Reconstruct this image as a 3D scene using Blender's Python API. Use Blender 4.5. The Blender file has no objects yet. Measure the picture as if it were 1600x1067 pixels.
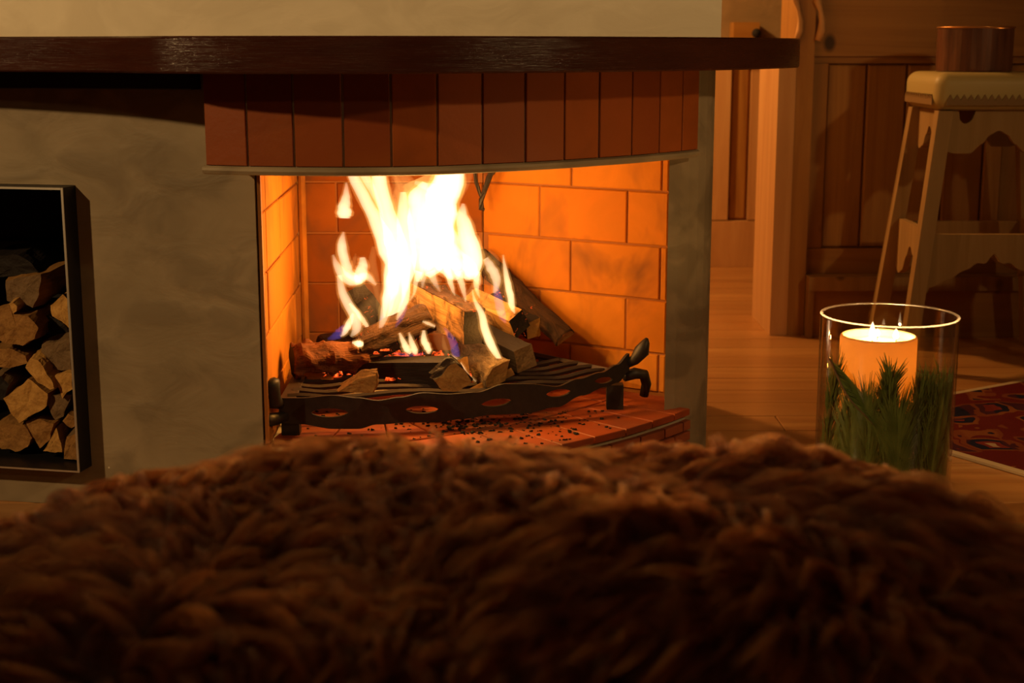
import bpy, math, random
import numpy as np
from mathutils import Vector, Matrix, noise, Quaternion
random.seed(7); RNG = np.random.default_rng(7)
S = bpy.context.scene
COL = S.collection
# ------------------------------------------------------------------ camera, world, lamps, exposure
H = 0.92; FPX = 2300.0; PITCH = math.atan(460 / 2300)
cd = bpy.data.cameras.new('camera'); cam = bpy.data.objects.new('camera', cd); COL.objects.link(cam)
cam.location = (0, 0, H); cam.rotation_euler = (math.pi / 2 - PITCH, 0, 0)
cd.sensor_width = 36; cd.lens = FPX / 1600 * 36; cd.clip_start = .02; cd.clip_end = 60
cd.dof.use_dof = True; cd.dof.focus_distance = 2.95; cd.dof.aperture_fstop = 5.6
S.camera = cam
w = bpy.data.worlds.new('world'); S.world = w; w.use_nodes = True
w.node_tree.nodes['Background'].inputs[0].default_value = (.9, .5, .2, 1)
w.node_tree.nodes['Background'].inputs[1].default_value = .02
S.view_settings.view_transform = 'Standard'; S.view_settings.look = 'None'
S.view_settings.gamma = 1; S.view_settings.use_curve_mapping = False
S.view_settings.exposure = 0.0
cy = S.cycles
cy.use_denoising = True; cy.max_bounces = 8; cy.diffuse_bounces = 4; cy.glossy_bounces = 4
cy.transmission_bounces = 8; cy.transparent_max_bounces = 64; cy.volume_bounces = 0
cy.sample_clamp_indirect = 3.0; cy.caustics_reflective = False; cy.caustics_refractive = False
cy.use_light_tree = True

def lamp(name, loc, power, color, r=.05):
    l = bpy.data.lights.new(name, 'POINT'); l.energy = power; l.color = color; l.shadow_soft_size = r
    o = bpy.data.objects.new(name, l); o.location = loc; COL.objects.link(o); return o
def spot(name, loc, aim, power, color, cone, r=.05, blend=.9):     # shaded reading lamps aimed at the fireplace
    l = bpy.data.lights.new(name, 'SPOT'); l.energy = power; l.color = color; l.shadow_soft_size = r; l.spot_size = math.radians(cone); l.spot_blend = blend
    o = bpy.data.objects.new(name, l); o.location = loc; o.rotation_euler = (Vector(aim) - Vector(loc)).to_track_quat('-Z', 'Y').to_euler(); COL.objects.link(o); return o
spot('room_lamp_light', (-2.75, .70, 2.1), (-.35, 3.0, 1.15), 230, (1, .61, .25), 76, .05)
spot('room_lamp_light', (2.55, 1.0, 2.02), (.35, 3.1, 1.0), 88, (1, .60, .24), 76, .06)
lamp('fill_light', (-.3, -.9, 2.15), 15, (1, .55, .22), .08)  # added fill above and behind the camera, lifts the dark fur
lamp('hall_lamp_light', (-.6, 5.4, 2.1), 190, (1, .50, .15), .10)
# the fire's own light, inside the flames
FIRE = (1, .43, .07)
def P(px, py, D):
    u = (px - 800) / FPX; v = (533.5 - py) / FPX
    dx = u; dy = math.cos(PITCH) + v * math.sin(PITCH); dz = -math.sin(PITCH) + v * math.cos(PITCH)
    k = D / dy
    return Vector((dx * k, D, H + dz * k))
def PZ(px, py, z):      # the point of the horizontal plane z seen at a pixel
    a = P(px, py, 1.0); t = (z - H) / (a.z - H)
    return Vector((a.x * t, t, z))
for (px, py, D, e) in ((680, 330, 3.04, 3.8), (620, 400, 3.04, 3.2), (705, 400, 3.06, 3.8), (590, 480, 3.06, .4), (765, 520, 3.00, .4)):
    lamp('fire_light', P(px, py, D), e, FIRE, .011)

# ------------------------------------------------------------------ helpers
WL = {}
def wl(o):
    return WL.get(o.name, Vector((0, 0, 0)))
def tag(o, label=None, cat=None, group=None, kind=None):
    if label: o['label'] = label
    if cat: o['category'] = cat
    if group: o['group'] = group
    if kind: o['kind'] = kind
    return o
def empty(name, loc, label=None, cat=None, group=None, kind=None, parent=None):
    o = bpy.data.objects.new(name, None); COL.objects.link(o); o.empty_display_size = .05
    loc = Vector(loc)
    if parent: o.parent = parent; o.location = loc - wl(parent)
    else: o.location = loc
    WL[o.name] = loc
    return tag(o, label, cat, group, kind)
def mk(name, V, F, mats, parent=None, mi=None, smooth=False, origin=None):
    V = [Vector(v) for v in V]
    if not isinstance(mats, (list, tuple)): mats = [mats]
    if origin is None:
        xs = [v.x for v in V]; ys = [v.y for v in V]; zs = [v.z for v in V]
        origin = Vector(((min(xs) + max(xs)) / 2, (min(ys) + max(ys)) / 2, min(zs)))
    origin = Vector(origin)
    me = bpy.data.meshes.new(name); me.from_pydata([tuple(v - origin) for v in V], [], F)
    for m in mats: me.materials.append(m)
    if mi is not None: me.polygons.foreach_set('material_index', mi)
    if smooth: me.polygons.foreach_set('use_smooth', [True] * len(me.polygons))
    me.update()
    o = bpy.data.objects.new(name, me); COL.objects.link(o)
    if parent: o.parent = parent; o.location = origin - wl(parent)
    else: o.location = origin
    WL[o.name] = origin
    return o
class MB:
    def __init__(s): s.V = []; s.F = []; s.M = []
    def add(s, V, F, m=0):
        b = len(s.V); s.V += [Vector(v) for v in V]; s.F += [tuple(i + b for i in f) for f in F]; s.M += [m] * len(F); return s
    def build(s, name, mats, parent=None, smooth=False, **k): return mk(name, s.V, s.F, mats, parent, s.M, smooth, **k)
    def box(s, x0, x1, y0, y1, z0, z1, m=0):
        return s.add([(x0,y0,z0),(x1,y0,z0),(x1,y1,z0),(x0,y1,z0),(x0,y0,z1),(x1,y0,z1),(x1,y1,z1),(x0,y1,z1)],
              [(0,3,2,1),(4,5,6,7),(0,1,5,4),(1,2,6,5),(2,3,7,6),(3,0,4,7)], m)
    def prism(s, poly, z0, z1, m=0, cap=True):      # poly: list of (x, y), counter clockwise from above
        n = len(poly)
        V = [(x, y, z0) for x, y in poly] + [(x, y, z1) for x, y in poly]
        F = [(i, (i + 1) % n, n + (i + 1) % n, n + i) for i in range(n)]
        if cap: F += [tuple(range(n))[::-1], tuple(range(n, 2 * n))]
        return s.add(V, F, m)
    def slab(s, poly, back, ch=0.0, m=0):           # poly: 3-D loop of the front face, back: vector to the back face, ch: chamfer
        poly = [Vector(p) for p in poly]; back = Vector(back); n = len(poly)
        c = sum(poly, Vector()) / n
        if ch > 0:
            inn = []
            for i in range(n):
                a, b, d = poly[i - 1], poly[i], poly[(i + 1) % n]
                e1 = (a - b).normalized(); e2 = (d - b).normalized()
                bis = (e1 + e2); L = bis.length
                si = max(.3, math.sqrt(max(0, (1 - e1.dot(e2)) / 2)))
                inn.append(b + (bis / L * ch / si if L > 1e-5 else Vector()))
            bn = back.normalized() * ch
            V = inn + [p + bn for p in poly] + [p + back for p in poly]
            F = [tuple(range(n))]
            F += [(n + i, n + (i + 1) % n, (i + 1) % n, i) for i in range(n)]
            F += [(2 * n + i, 2 * n + (i + 1) % n, n + (i + 1) % n, n + i) for i in range(n)]
            F += [tuple(range(2 * n, 3 * n))[::-1]]
        else:
            V = poly + [p + back for p in poly]
            F = [tuple(range(n))] + [(n + i, n + (i + 1) % n, (i + 1) % n, i) for i in range(n)] + [tuple(range(n, 2 * n))[::-1]]
        return s.add(V, F, m)
    def tube(s, pts, rad, k=8, m=0, cap=True, flat=1.0, up=None):
        pts = [Vector(p) for p in pts]; n = len(pts)
        if not isinstance(rad, (list, tuple)): rad = [rad] * n
        V = []; ref = up or Vector((0, .2, 1))
        for i, p in enumerate(pts):
            t = (pts[min(i + 1, n - 1)] - pts[max(i - 1, 0)]).normalized()
            a = t.cross(ref)
            if a.length < 1e-3: a = t.cross(Vector((1, 0, 0)))
            a.normalize(); b = a.cross(t)
            for j in range(k):
                q = 2 * math.pi * j / k
                V.append(p + a * math.cos(q) * rad[i] + b * math.sin(q) * rad[i] * flat)
        F = [(i * k + j, i * k + (j + 1) % k, (i + 1) * k + (j + 1) % k, (i + 1) * k + j)[::-1] for i in range(n - 1) for j in range(k)]
        if cap: F += [tuple(range(k)), tuple(range((n - 1) * k, n * k))[::-1]]
        return s.add(V, F, m)
    def lathe(s, c, prof, k=32, m=0):               # prof: list of (r, z)
        V = []; c = Vector(c); n = len(prof)
        for r, z in prof:
            for j in range(k):
                q = 2 * math.pi * j / k; V.append(c + Vector((r * math.cos(q), r * math.sin(q), z)))
        F = [(i * k + j, i * k + (j + 1) % k, (i + 1) * k + (j + 1) % k, (i + 1) * k + j) for i in range(n - 1) for j in range(k)]
        return s.add(V, F, m)
def catmull(pts, n):
    pts = [np.array(p, float) for p in pts]; m = len(pts); out = []
    q = [2 * pts[0] - pts[1]] + pts + [2 * pts[-1] - pts[-2]]
    for i in range(n):
        t = i / (n - 1) * (m - 1); k = min(int(t), m - 2); f = t - k
        a, b, c, d = q[k], q[k + 1], q[k + 2], q[k + 3]
        out.append(.5 * ((2 * b) + (-a + c) * f + (2 * a - 5 * b + 4 * c - d) * f * f + (-a + 3 * b - 3 * c + d) * f ** 3))
    return out

# ------------------------------------------------------------------ materials
def mat(name, base=(.5, .5, .5), rough=.7, spec=.3, metal=0, build=None):
    m = bpy.data.materials.new(name); m.use_nodes = True; nt = m.node_tree; b = nt.nodes['Principled BSDF']
    b.inputs['Base Color'].default_value = (*base, 1); b.inputs['Roughness'].default_value = rough
    b.inputs['Specular IOR Level'].default_value = spec; b.inputs['Metallic'].default_value = metal
    if build: build(nt, b)
    return m
def nd(nt, typ, **k):
    n = nt.nodes.new(typ)
    for a, v in k.items():
        if a.startswith('i_'):
            key = a[2:]; key = int(key) if key.isdigit() else key.replace('_', ' ')
            n.inputs[key].default_value = v
        else: setattr(n, a, v)
    return n
def coords(nt, scale=(1, 1, 1), kind='Object'):
    t = nd(nt, 'ShaderNodeTexCoord'); mp = nd(nt, 'ShaderNodeMapping'); mp.inputs['Scale'].default_value = scale
    nt.links.new(t.outputs[kind], mp.inputs['Vector']); return mp.outputs[0]
def wcoords(nt, scale=(1, 1, 1)):
    t = nd(nt, 'ShaderNodeNewGeometry'); mp = nd(nt, 'ShaderNodeMapping'); mp.inputs['Scale'].default_value = scale
    nt.links.new(t.outputs['Position'], mp.inputs['Vector']); return mp.outputs[0]
def noisen(nt, vec, scale, detail=4, rough=.55, dist=0):
    n = nd(nt, 'ShaderNodeTexNoise'); n.inputs['Scale'].default_value = scale; n.inputs['Detail'].default_value = detail
    n.inputs['Roughness'].default_value = rough; n.inputs['Distortion'].default_value = dist
    nt.links.new(vec, n.inputs['Vector']); return n.outputs['Fac']
def ramp(nt, fac, stops, interp='LINEAR'):
    r = nd(nt, 'ShaderNodeValToRGB'); r.color_ramp.interpolation = interp; e = r.color_ramp.elements
    while len(e) < len(stops): e.new(.5)
    for x, (p, c) in zip(e, stops): x.position = p; x.color = (*c, 1) if len(c) == 3 else c
    nt.links.new(fac, r.inputs[0]); return r.outputs[0]
def mixc(nt, fac, a, b, mode='MIX'):
    m = nd(nt, 'ShaderNodeMix', data_type='RGBA', blend_type=mode)
    if isinstance(fac, float): m.inputs[0].default_value = fac
    else: nt.links.new(fac, m.inputs[0])
    for s, v in ((6, a), (7, b)):
        if isinstance(v, tuple): m.inputs[s].default_value = (*v, 1)
        else: nt.links.new(v, m.inputs[s])
    return m.outputs[2]
def bump(nt, b, h, strength=.3, dist=.01):
    n = nd(nt, 'ShaderNodeBump'); n.inputs['Strength'].default_value = strength; n.inputs['Distance'].default_value = dist
    nt.links.new(h, n.inputs['Height']); nt.links.new(n.outputs[0], b.inputs['Normal'])
def rnd(nt):
    return nd(nt, 'ShaderNodeObjectInfo').outputs['Random']

def b_plaster(c1, c2, c3, fl=.0):
    def f(nt, b):
        v = wcoords(nt); n1 = noisen(nt, v, 3.5, 4, .55, .4); n2 = noisen(nt, wcoords(nt, (1, 1, 1.6)), 7, 4, .5, .7)
        col = mixc(nt, ramp(nt, n1, [(.35, (0, 0, 0)), (.65, (1, 1, 1))]), c1, c2); m2 = ramp(nt, n2, [(.47, (0, 0, 0)), (.60, (.55, .55, .55))])
        col = mixc(nt, m2, col, c3)
        if fl:
            vo = nd(nt, 'ShaderNodeTexVoronoi'); vo.inputs['Scale'].default_value = 13; nt.links.new(v, vo.inputs['Vector'])
            sp = ramp(nt, vo.outputs['Distance'], [(.018, (1, 1, 1)), (.032, (0, 0, 0))]); col = mixc(nt, sp, col, (.55, .48, .38))
        nt.links.new(col, b.inputs['Base Color']); bump(nt, b, n2, .5, .010)
    return f
M = {}
M['cement'] = mat('cement_plaster', rough=.62, spec=.35, build=b_plaster((.21, .165, .10), (.31, .245, .155), (.15, .115, .07), 1))
M['cream'] = mat('cream_plaster', rough=.8, spec=.2, build=b_plaster((.74, .66, .50), (.80, .72, .55), (.66, .58, .43)))
M['farwall'] = mat('far_plaster', rough=.85, build=b_plaster((.24, .17, .09), (.27, .19, .10), (.21, .15, .08)))
M['mortar'] = mat('mortar', (.30, .12, .04), .9, .1)
M['pale_mortar'] = mat('pale_mortar', (.42, .37, .28), .9, .1)
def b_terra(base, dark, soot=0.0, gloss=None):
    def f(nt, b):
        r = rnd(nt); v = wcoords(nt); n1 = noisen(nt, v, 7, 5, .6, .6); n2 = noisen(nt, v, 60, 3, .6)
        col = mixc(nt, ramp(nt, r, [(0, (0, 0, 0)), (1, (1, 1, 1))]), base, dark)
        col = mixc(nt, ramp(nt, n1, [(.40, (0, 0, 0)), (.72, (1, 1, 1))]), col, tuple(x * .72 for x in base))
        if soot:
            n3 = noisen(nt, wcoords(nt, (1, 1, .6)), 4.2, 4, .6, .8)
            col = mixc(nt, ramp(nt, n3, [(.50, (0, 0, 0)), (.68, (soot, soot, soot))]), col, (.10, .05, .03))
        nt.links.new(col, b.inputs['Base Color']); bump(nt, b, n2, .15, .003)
    return f
M['arch_tile'] = mat('glazed_terracotta', rough=.38, spec=.35, build=b_terra((.31, .078, .013), (.17, .036, .009)))
M['firebrick'] = mat('firebrick', rough=.8, spec=.15, build=b_terra((.60, .225, .022), (.52, .165, .016), .7))
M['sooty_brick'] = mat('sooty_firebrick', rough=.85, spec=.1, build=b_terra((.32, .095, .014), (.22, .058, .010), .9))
M['hearth_tile'] = mat('hearth_tile', rough=.55, spec=.3, build=b_terra((.36, .075, .020), (.24, .045, .014), .7))
M['hearth_brick'] = mat('hearth_edge_brick', rough=.6, spec=.3, build=b_terra((.36, .10, .04), (.22, .06, .03)))
def b_mantel(nt, b):
    n = noisen(nt, wcoords(nt, (3, 3, 90)), 6, 5, .7); n0 = noisen(nt, wcoords(nt, (2, 2, 14)), 3, 4, .6)
    nt.links.new(mixc(nt, n0, (.022, .006, .004), (.055, .015, .008)), b.inputs['Base Color'])
    nt.links.new(ramp(nt, n, [(.35, (.10, .10, .10)), (.7, (.34, .34, .34))]), b.inputs['Roughness']); bump(nt, b, n, .35, .0012)
M['mantel'] = mat('dark_varnished_wood', rough=.3, spec=.5, build=b_mantel)
M['dark_strip'] = mat('dark_strip_finish', (.02, .012, .012), .6, .2)
def b_iron(nt, b):
    n = noisen(nt, wcoords(nt), 60, 4, .6); nt.links.new(mixc(nt, n, (.020, .018, .016), (.055, .046, .038)), b.inputs['Base Color']); bump(nt, b, n, .3, .002)
M['iron'] = mat('wrought_iron', rough=.5, spec=.5, metal=.6, build=b_iron)
M['bar_iron'] = mat('grate_bar_iron', (.05, .035, .03), .6, .4, .5)
M['steel'] = mat('black_steel', (.012, .011, .013), .45, .4, .3)
M['steel_edge'] = mat('bare_steel_edge', (.75, .70, .62), .4, .5, 1)
M['niche_back'] = mat('niche_back', (.05, .05, .055), .8)
def b_pine(c1, c2, c3, sc, rot='z', knots=True, rough_v=None):
    def f(nt, b):
        s = {'z': (sc, sc, sc * .07), 'x': (sc * .07, sc, sc), 'y': (sc, sc * .07, sc)}[rot]
        v = wcoords(nt, s); n1 = noisen(nt, v, 1.6, 5, .6, 1.2); n2 = noisen(nt, v, 8, 3, .6)
        col = ramp(nt, n1, [(.3, c1), (.5, c2), (.72, c3)])
        r = rnd(nt); col = mixc(nt, ramp(nt, r, [(0, (0, 0, 0)), (1, (.55, .55, .55))]), col, c3)
        if knots:
            vo = nd(nt, 'ShaderNodeTexVoronoi'); vo.inputs['Scale'].default_value = 4.2; nt.links.new(wcoords(nt, (1, 1, .7)), vo.inputs['Vector'])
            k = ramp(nt, vo.outputs['Distance'], [(.05, (1, 1, 1)), (.10, (0, 0, 0))]); col = mixc(nt, k, col, tuple(x * .25 for x in c3))
        nt.links.new(col, b.inputs['Base Color']); bump(nt, b, n2, .12, .002)
    return f
M['panel_pine'] = mat('aged_pine_panel', rough=.5, spec=.3, build=b_pine((.44, .23, .055), (.36, .175, .04), (.25, .11, .025), 9))
M['panel_rail'] = mat('aged_pine_rail', rough=.5, spec=.3, build=b_pine((.42, .22, .055), (.35, .17, .04), (.26, .12, .025), 9, 'x'))
M['post_pine'] = mat('pale_pine_post', rough=.55, spec=.25, build=b_pine((.62, .38, .17), (.55, .31, .13), (.44, .23, .09), 9, 'z', False))
M['floor_board'] = mat('floor_board', rough=.28, spec=.5, build=b_pine((.50, .27, .09), (.42, .20, .06), (.30, .13, .04), 7, 'x', False))
M['stool_wood'] = mat('stool_pine', rough=.6, spec=.25, build=b_pine((.38, .24, .10), (.33, .20, .075), (.26, .155, .055), 12))
M['leather'] = mat('cream_leather', (.42, .33, .13), .5, .35)
M['leather_trim'] = mat('tan_leather_trim', (.22, .13, .05), .6, .3)
M['plank_dark'] = mat('under_floor', (.05, .025, .01), .9)
M['plain_wall'] = mat('room_plaster', (.20, .13, .07), .9, .1)
M['ceiling'] = mat('ceiling_wood', (.14, .07, .03), .8, .1)
def b_pot(nt, b):
    n = noisen(nt, coords(nt, (8, 8, 1)), 4, 4, .6); nt.links.new(ramp(nt, n, [(.3, (.055, .018, .010)), (.7, (.16, .06, .03))]), b.inputs['Base Color'])
M['pot'] = mat('dark_stave_wood', rough=.32, spec=.5, build=b_pot)
M['copper'] = mat('copper_rim', (.55, .25, .08), .35, .5, .8)
# wood of logs: local z runs along the log
def b_split(c1, c2, c3, char=0.0, ember=0.0):
    def f(nt, b):
        v = coords(nt, (1, 1, .10)); n1 = noisen(nt, v, 55, 5, .65, 1.0); n2 = noisen(nt, v, 160, 3, .6)
        col = ramp(nt, n1, [(.28, c1), (.5, c2), (.75, c3)])
        n3 = noisen(nt, coords(nt), 16, 4, .6, .5)
        if char:
            k = ramp(nt, n3, [(.62 - char * .45, (0, 0, 0)), (.78 - char * .45, (1, 1, 1))]); col = mixc(nt, k, col, (.012, .008, .006))
        nt.links.new(col, b.inputs['Base Color']); bump(nt, b, n2, .5, .004)
        if ember:
            n4 = noisen(nt, coords(nt), 38, 4, .7, .6)
            g = ramp(nt, n4, [(.60, (0, 0, 0)), (.70, (1, .10, .01)), (.82, (1, .30, .05))])
            nt.links.new(g, b.inputs['Emission Color']); b.inputs['Emission Strength'].default_value = ember
    return f
def b_bark(c1, c2, ember=0.0, sc=40):
    def f(nt, b):
        v = coords(nt, (1, 1, .35)); n1 = noisen(nt, v, sc, 6, .7, 1.2)
        nt.links.new(ramp(nt, n1, [(.3, c1), (.62, c2), (.75, tuple(min(1, x * 2.2) for x in c2))]), b.inputs['Base Color'])
        bump(nt, b, n1, .9, .012)
        if ember:
            n4 = noisen(nt, coords(nt), 26, 4, .7, .6)
            g = ramp(nt, n4, [(.62, (0, 0, 0)), (.72, (1, .09, .01)), (.84, (1, .28, .05))])
            nt.links.new(g, b.inputs['Emission Color']); b.inputs['Emission Strength'].default_value = ember
    return f
M['wood_pale'] = mat('split_wood_pale', rough=.8, spec=.15, build=b_split((.52, .30, .09), (.44, .24, .065), (.28, .14, .04)))
M['wood_mid'] = mat('split_wood_mid', rough=.8, spec=.15, build=b_split((.34, .18, .055), (.27, .135, .04), (.16, .075, .025)))
M['wood_grey'] = mat('split_wood_grey', rough=.8, spec=.15, build=b_split((.20, .13, .07), (.16, .10, .05), (.10, .06, .03)))
M['wood_scorch'] = mat('scorched_wood', rough=.8, spec=.15, build=b_split((.50, .28, .10), (.40, .21, .07), (.24, .11, .03), .30))
M['wood_char'] = mat('charred_wood', rough=.75, spec=.25, build=b_split((.06, .028, .013), (.03, .016, .010), (.02, .012, .01), .75, 1.2))
M['wood_black'] = mat('blackened_wood', rough=.75, spec=.25, build=b_split((.022, .013, .009), (.014, .009, .006), (.008, .005, .004), .9, 0))
M['bark'] = mat('brown_bark', rough=.9, spec=.1, build=b_bark((.05, .028, .016), (.16, .09, .05)))
M['bark_char'] = mat('charred_bark', rough=.85, spec=.2, build=b_bark((.010, .006, .004), (.055, .024, .011), 1.0))
M['bark_grey'] = mat('lichen_bark', rough=.9, spec=.1, build=b_bark((.06, .045, .03), (.26, .18, .10), 0, 60))
M['bark_red'] = mat('flaking_red_bark', rough=.85, spec=.2, build=b_bark((.05, .018, .008), (.20, .070, .025), 0, 34))
M['charcoal'] = mat('charcoal', (.012, .010, .010), .8, .3)
def b_ember(nt, b):
    n = noisen(nt, wcoords(nt), 90, 4, .7); g = ramp(nt, n, [(.42, (0, 0, 0)), (.55, (1, .08, .01)), (.72, (1, .35, .06))])
    nt.links.new(g, b.inputs['Emission Color']); b.inputs['Emission Strength'].default_value = 1.3
M['ember'] = mat('glowing_ember', (.03, .015, .01), .9, .1, build=b_ember)
def volmat(name, col, strength):
    m = bpy.data.materials.new(name); m.use_nodes = True; nt = m.node_tree
    nt.nodes.remove(nt.nodes['Principled BSDF']); e = nd(nt, 'ShaderNodeEmission')
    e.inputs[0].default_value = (*col, 1); e.inputs[1].default_value = strength
    nt.links.new(e.outputs[0], nt.nodes['Material Output'].inputs['Volume']); return m
M['fl_white'] = volmat('flame_hot', (1, .72, .46), 80)
M['fl_orange'] = volmat('flame_veil', (1, .44, .10), 26)
M['fl_tip'] = volmat('flame_tip', (1, .62, .32), 190)
M['fl_sheath'] = volmat('flame_sheath', (1, .44, .09), 34)
M['fl_thin'] = volmat('flame_faint', (1, .42, .10), 6)
M['fl_blue'] = volmat('flame_root', (.25, .18, 1.0), 16)
M['fl_candle'] = volmat('candle_flame', (1, .66, .32), 900)
def b_glass():
    m = bpy.data.materials.new('clear_glass'); m.use_nodes = True; nt = m.node_tree; nt.nodes.remove(nt.nodes['Principled BSDF'])
    t = nd(nt, 'ShaderNodeBsdfTransparent'); g = nd(nt, 'ShaderNodeBsdfGlossy'); g.inputs['Roughness'].default_value = .015
    t.inputs[0].default_value = (.94, .95, .93, 1)
    fr = nd(nt, 'ShaderNodeFresnel'); ge = nd(nt, 'ShaderNodeNewGeometry'); mr = nd(nt, 'ShaderNodeMapRange'); mr.inputs[3].default_value = 1.5; mr.inputs[4].default_value = 1 / 1.5; nt.links.new(ge.outputs['Backfacing'], mr.inputs[0]); nt.links.new(mr.outputs[0], fr.inputs[0]); mx = nd(nt, 'ShaderNodeMixShader')
    nt.links.new(fr.outputs[0], mx.inputs[0]); nt.links.new(t.outputs[0], mx.inputs[1]); nt.links.new(g.outputs[0], mx.inputs[2])
    nt.links.new(mx.outputs[0], nt.nodes['Material Output'].inputs['Surface']); return m
M['glass'] = b_glass()
def b_rim():
    m = bpy.data.materials.new('glass_rim'); m.use_nodes = True; nt = m.node_tree; nt.nodes.remove(nt.nodes['Principled BSDF'])
    t = nd(nt, 'ShaderNodeBsdfTransparent'); g = nd(nt, 'ShaderNodeBsdfGlossy'); g.inputs['Roughness'].default_value = .25; tl = nd(nt, 'ShaderNodeBsdfTranslucent')
    g.inputs[0].default_value = (.9, .9, .88, 1); a = nd(nt, 'ShaderNodeAddShader'); mx = nd(nt, 'ShaderNodeMixShader'); mx.inputs[0].default_value = .28
    nt.links.new(g.outputs[0], a.inputs[0]); nt.links.new(tl.outputs[0], a.inputs[1])
    nt.links.new(t.outputs[0], mx.inputs[1]); nt.links.new(a.outputs[0], mx.inputs[2]); nt.links.new(mx.outputs[0], nt.nodes['Material Output'].inputs['Surface']); return m
M['rim'] = b_rim()
def b_wax(nt, b):
    b.inputs['Subsurface Weight'].default_value = 0
    tr = nd(nt, 'ShaderNodeBsdfTranslucent'); tr.inputs[0].default_value = (.95, .52, .13, 1)
    mx = nd(nt, 'ShaderNodeMixShader'); mx.inputs[0].default_value = .55
    nt.links.new(b.outputs[0], mx.inputs[1]); nt.links.new(tr.outputs[0], mx.inputs[2])
    nt.links.new(mx.outputs[0], nt.nodes['Material Output'].inputs['Surface'])
M['wax'] = mat('ivory_wax', (.90, .70, .40), .45, .4, build=b_wax)
M['wick'] = mat('wick', (.02, .015, .01), .9)
def b_needle(nt, b):
    r = noisen(nt, wcoords(nt), 40, 2); nt.links.new(mixc(nt, r, (.06, .12, .02), (.27, .32, .08)), b.inputs['Base Color'])
M['needle'] = mat('pine_needle', rough=.45, spec=.4, build=b_needle)
M['twig'] = mat('twig_bark', (.12, .07, .035), .9)
def b_fleece(nt, b):
    hi = nd(nt, 'ShaderNodeHairInfo'); n = noisen(nt, wcoords(nt), 9, 3)
    c = mixc(nt, hi.outputs['Random'], (.16, .048, .015), (.42, .14, .042)); c = mixc(nt, ramp(nt, n, [(.35, (0, 0, 0)), (.7, (.6, .6, .6))]), c, (.10, .040, .018))
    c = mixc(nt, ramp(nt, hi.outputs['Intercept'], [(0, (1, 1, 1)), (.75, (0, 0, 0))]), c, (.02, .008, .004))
    nt.links.new(c, b.inputs['Base Color'])
def hair_mat():
    m = bpy.data.materials.new('brown_fleece'); m.use_nodes = True; nt = m.node_tree; nt.nodes.remove(nt.nodes['Principled BSDF'])
    h = nd(nt, 'ShaderNodeBsdfHairPrincipled'); h.parametrization = 'COLOR'; h.inputs['Roughness'].default_value = .45; h.inputs['Radial Roughness'].default_value = .6
    hi = nd(nt, 'ShaderNodeHairInfo'); at = nd(nt, 'ShaderNodeAttribute'); at.attribute_name = 'lock'
    c = mixc(nt, at.outputs['Fac'], (.030, .006, .002), (.27, .068, .017))
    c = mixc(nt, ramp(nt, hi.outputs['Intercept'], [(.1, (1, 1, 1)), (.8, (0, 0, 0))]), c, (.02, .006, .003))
    nt.links.new(c, h.inputs['Color']); nt.links.new(h.outputs[0], nt.nodes['Material Output'].inputs['Surface']); return m
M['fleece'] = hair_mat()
M['hide'] = mat('sheepskin_hide', (.02, .009, .005), 1.0, 0)
M['ottoman'] = mat('ottoman_cloth', (.06, .035, .025), .95, .05)
M['foot'] = mat('turned_foot', (.07, .03, .015), .5)
def b_rug(nt, b):
    v0 = coords(nt); nn_ = nd(nt, 'ShaderNodeTexNoise'); nn_.inputs['Scale'].default_value = 5; nt.links.new(v0, nn_.inputs['Vector'])
    sc_ = nd(nt, 'ShaderNodeVectorMath', operation='SCALE'); sc_.inputs['Scale'].default_value = .16; nt.links.new(nn_.outputs['Color'], sc_.inputs[0])
    ad_ = nd(nt, 'ShaderNodeVectorMath', operation='ADD'); nt.links.new(v0, ad_.inputs[0]); nt.links.new(sc_.outputs[0], ad_.inputs[1]); v = ad_.outputs[0]
    base = ramp(nt, noisen(nt, v, 3, 3), [(.3, (.13, .014, .012)), (.7, (.20, .03, .018))])
    vo = nd(nt, 'ShaderNodeTexVoronoi', distance='CHEBYCHEV'); vo.inputs['Scale'].default_value = 8.5; nt.links.new(v, vo.inputs['Vector'])
    vo.inputs['Randomness'].default_value = .55
    cell = ramp(nt, vo.outputs['Distance'], [(.0, (.55, .42, .25)), (.10, (.55, .42, .25)), (.12, (.25, .04, .03)), (.20, (.02, .02, .05)), (.32, (.015, .015, .04)), (.34, (.30, .10, .03)), (.42, (.16, .018, .014))], 'CONSTANT')
    ck = nd(nt, 'ShaderNodeTexWave', wave_type='BANDS', bands_direction='X'); ck.inputs['Scale'].default_value = 2.4; ck.inputs['Distortion'].default_value = 3; nt.links.new(v, ck.inputs['Vector'])
    mk_ = ramp(nt, ck.outputs['Fac'], [(.35, (0, 0, 0)), (.5, (1, 1, 1))])
    col = mixc(nt, mk_, cell, mixc(nt, .6, base, cell)); col = mixc(nt, 1.0, col, (.55, .50, .50), 'MULTIPLY'); nt.links.new(col, b.inputs['Base Color'])
    bump(nt, b, noisen(nt, v, 300, 2), .4, .003)
M['rug'] = mat('oriental_pile', rough=.95, spec=.05, build=b_rug)
M['fringe'] = mat('rug_selvedge', (.42, .33, .20), .95, .05)

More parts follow.
